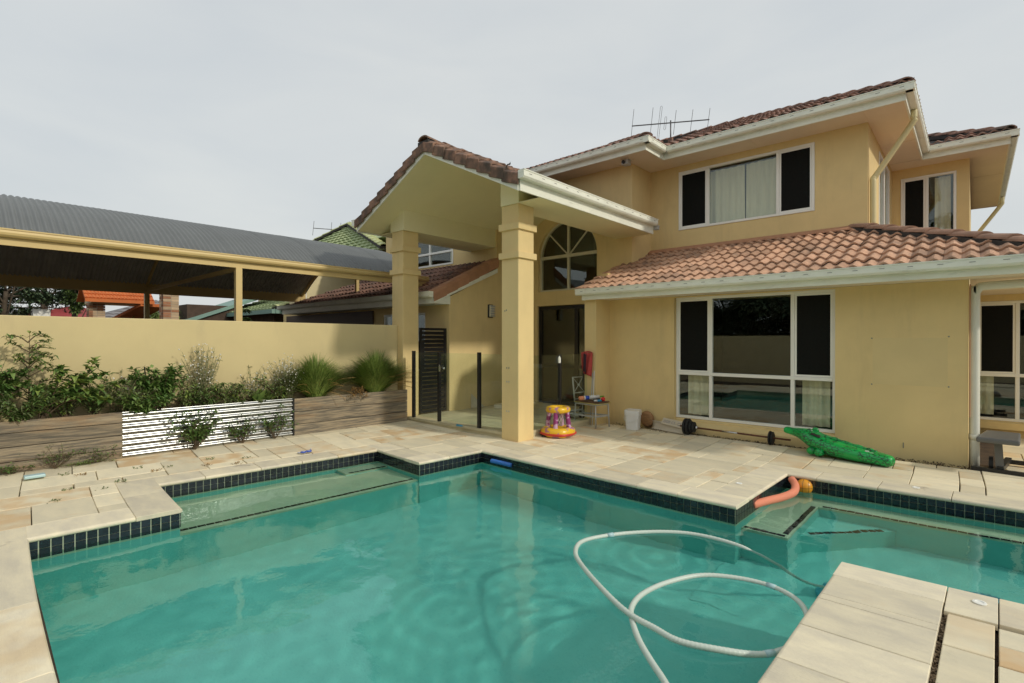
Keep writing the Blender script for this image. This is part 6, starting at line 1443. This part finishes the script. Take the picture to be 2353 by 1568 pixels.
# ------------------------------------------------------------------ trees
def tree(name, label, base, h, crown, n, L, ms, seed, trunk=.18, limbs=7, group='trees beyond the garden wall', clumps=26, gap=.55):
    """tapered trunk, limbs, and leaf clumps spread through an uneven crown volume"""
    r = random.Random(seed); t = thing(name, base, label, 'tree', group); B = Vector(base); cx, cy, cz, rx, rz = crown; st = MB(); P = spline([B, B + Vector((r.uniform(-.2, .2), r.uniform(-.2, .2), h * .35)), B + Vector((cx * .5, cy * .5, h * .72))], 5)
    st.tube(P, [trunk * (1 - .6 * i / len(P)) for i in range(len(P))], 8); fo = MB(); C0 = B + Vector((cx, cy, cz))
    for k in range(clumps):
        while True:
            v = Vector((r.uniform(-1, 1), r.uniform(-1, 1), r.uniform(-1, 1)))
            if .25 < v.length < 1: break
        c = C0 + Vector((v.x * rx, v.y * rx, v.z * rz)); s = P[r.randint(len(P) // 2, len(P) - 1)]
        if k < limbs * 2: st.tube(spline([s, s.lerp(c, .5) + Vector((0, 0, r.uniform(-.1, .3))), c], 4), [trunk * .3, trunk * .26, trunk * .22, trunk * .2, trunk * .16, trunk * .13, trunk * .1, trunk * .08, trunk * .05], 5)
        cr = rx * r.uniform(.18, .36) * gap / .55
        for _ in range(n // clumps):
            d = rdir(r, 0); q = c + Vector((d.x, d.y, d.z * .7)) * cr * r.random() ** .4; leaf(fo, q, rdir(r, 0), L * r.uniform(.6, 1.3), L * .45, .3, r.randrange(len(ms)))
    st.build('trunk', 'bark', t, True); fo.build('crown', list(ms), t)
    return t
tree('broad_tree', 'leafy tree at the far left seen under the carport', (-34, 2.1, 0), 5.4, (0, 0, 4.3, 2.6, 1.9), 7000, .28, ('leaf_far', 'leaf_far2'), 101)
tree('broad_tree', 'tree beside the orange gateway, left of its roof', (-31.5, 4.15, 0), 4.6, (.3, .3, 3.9, .75, 1.1), 3600, .20, ('leaf_far', 'leaf_mid'), 102)
tree('broad_tree', 'low distant tree mass between the pine and the gateway', (-50, 6.2, 0), 3.4, (0, 0, 2.2, 4.5, 1.3), 5500, .32, ('leaf_far', 'leaf_far2'), 103)
tree('broad_tree', 'low distant tree mass left of the pine', (-48, 2.6, 0), 4.2, (0, 0, 2.9, 4.5, 1.7), 5500, .32, ('leaf_far2', 'leaf_far'), 104)
tree('broad_tree', 'bushy tree behind the gateway roof, right side', (-24.6, 6.1, 0), 2.6, (0, 0, 2.2, .9, .8), 3000, .16, ('leaf_mid', 'leaf_light'), 105)
pn = thing('norfolk_pine', (-42, 4.25, 0), 'tall tiered pine seen under the carport at left', 'tree', 'trees beyond the garden wall')
r = random.Random(33); st = MB(); fo = MB(); st.tube([(-42, 4.25, 0), (-42, 4.25, 8.4)], [.28, .04], 8)
for k in range(24):
    z = 1.2 + k * .30; Rr = 2.0 * (1 - (z - .5) / 9.6)
    for j in range(11):
        a = 2 * math.pi * j / 11 + k * .5 + r.uniform(-.15, .15); p0 = Vector((-42, 4.25, z)); p1 = p0 + Vector((math.cos(a) * Rr, math.sin(a) * Rr, -.12)); p2 = p1 + Vector((math.cos(a) * .2, math.sin(a) * .2, .14)); Q = spline([p0, p1, p2], 4); st.tube(Q, .02, 4, cap=False)
        for _ in range(24):
            q = Q[r.randint(2, len(Q) - 1)]; leaf(fo, q, (math.cos(a) * .6 + r.uniform(-.5, .5), math.sin(a) * .6 + r.uniform(-.5, .5), r.uniform(0, .7)), .24, .06, .1)
st.build('trunk', 'bark', pn); fo.build('crown', 'leaf_far2', pn)
pm_ = thing('palm', (-22.6, 5.55, 0), 'small palm with drooping fronds behind the carport post', 'palm'); b = MB(); b.tube([(-22.6, 5.55, 0), (-22.6, 5.55, 2.3)], .07, 8); b.build('trunk', 'bark', pm_); fo = MB(); r = random.Random(12)
for k in range(14):
    a = 2 * math.pi * k / 14; Q = spline([(-22.6, 5.55, 2.3), (-22.6 + .45 * math.cos(a), 5.55 + .45 * math.sin(a), 2.75), (-22.6 + .9 * math.cos(a), 5.55 + .9 * math.sin(a), 2.35 + r.uniform(-.2, .25))], 8)
    for i in range(2, len(Q)):
        for s in (-1, 1): leaf(fo, Q[i], (math.cos(a) - s * math.sin(a) * 1.2, math.sin(a) + s * math.cos(a) * 1.2, -.2), .26, .03, .4)
fo.build('fronds', ['leaf_light'], pm_)
tree('yellow_green_shrub', 'yellow-green shrub just beyond the garden wall left of the cream wall', (-15.4, 5.75, 0), 1.9, (0, 0, 1.95, .30, .55), 1500, .10, ('leaf_light', 'leaf_mid'), 106, .04, 5, 'shrubs beyond the garden wall', 14)
tree('yellow_green_shrub', 'small yellow-green shrub beyond the garden wall beside the carport post', (-15.6, 4.35, 0), 1.7, (0, 0, 1.75, .35, .35), 1200, .09, ('leaf_light', 'leaf_mid'), 107, .04, 5, 'shrubs beyond the garden wall', 12)
# behind the camera: the boundary fence and trees that the windows and the water mirror
b = MB(); b.box(-9, 9, -3.3, -3.2, -.06, 1.75); tag(b.build('boundary_fence', 'cream_far'), 'cream boundary fence on the camera side of the pool', 'fence')
GN = ('first', 'second', 'third', 'fourth', 'fifth', 'sixth', 'seventh')
proto = tree('tall_gum', 'leafy dark tree beyond the boundary fence on the camera side, first from the left', (-13.5, -8.5, 0), 4, (0, 0, 2.7, 2.6, 1.9), 9000, .34, ('leaf_far', 'leaf_far2'), 120, .22, 8, 'trees on the camera side', 40, .75)
for k, (x, y, s_) in enumerate(((-9.5, -9.5, 1.05), (-5.6, -8.8, .95), (-1.8, -9.6, 1.1), (2.2, -8.8, 1.0), (6.2, -9.6, 1.1), (10.5, -8.8, .95))):
    c = proto.copy(); COL.objects.link(c); c.location = (x, y, 0); c.scale = (s_, s_, s_); c.rotation_euler = (0, 0, k * 1.9); c['label'] = 'leafy dark tree beyond the boundary fence on the camera side, %s from the left' % GN[k + 1]
    for chd in list(proto.children):
        d = chd.copy(); COL.objects.link(d); d.parent = c; d.matrix_parent_inverse = Matrix.Translation(-Vector(proto.location))

tree('spreading_tree', 'tall sparse tree far beyond the boundary fence, left of the pair', (-7.5, -27, 0), 12, (0, 0, 10.5, 4.2, 3.6), 5200, .5, ('leaf_far', 'leaf_mid'), 131, .3, 9, 'tall trees far on the camera side', 26, .5)
tree('spreading_tree', 'tall sparse tree far beyond the boundary fence, right of the pair', (2.5, -29, 0), 13, (0, 0, 11.5, 4.4, 3.8), 5200, .5, ('leaf_far', 'leaf_mid'), 132, .3, 9, 'tall trees far on the camera side', 26, .5)
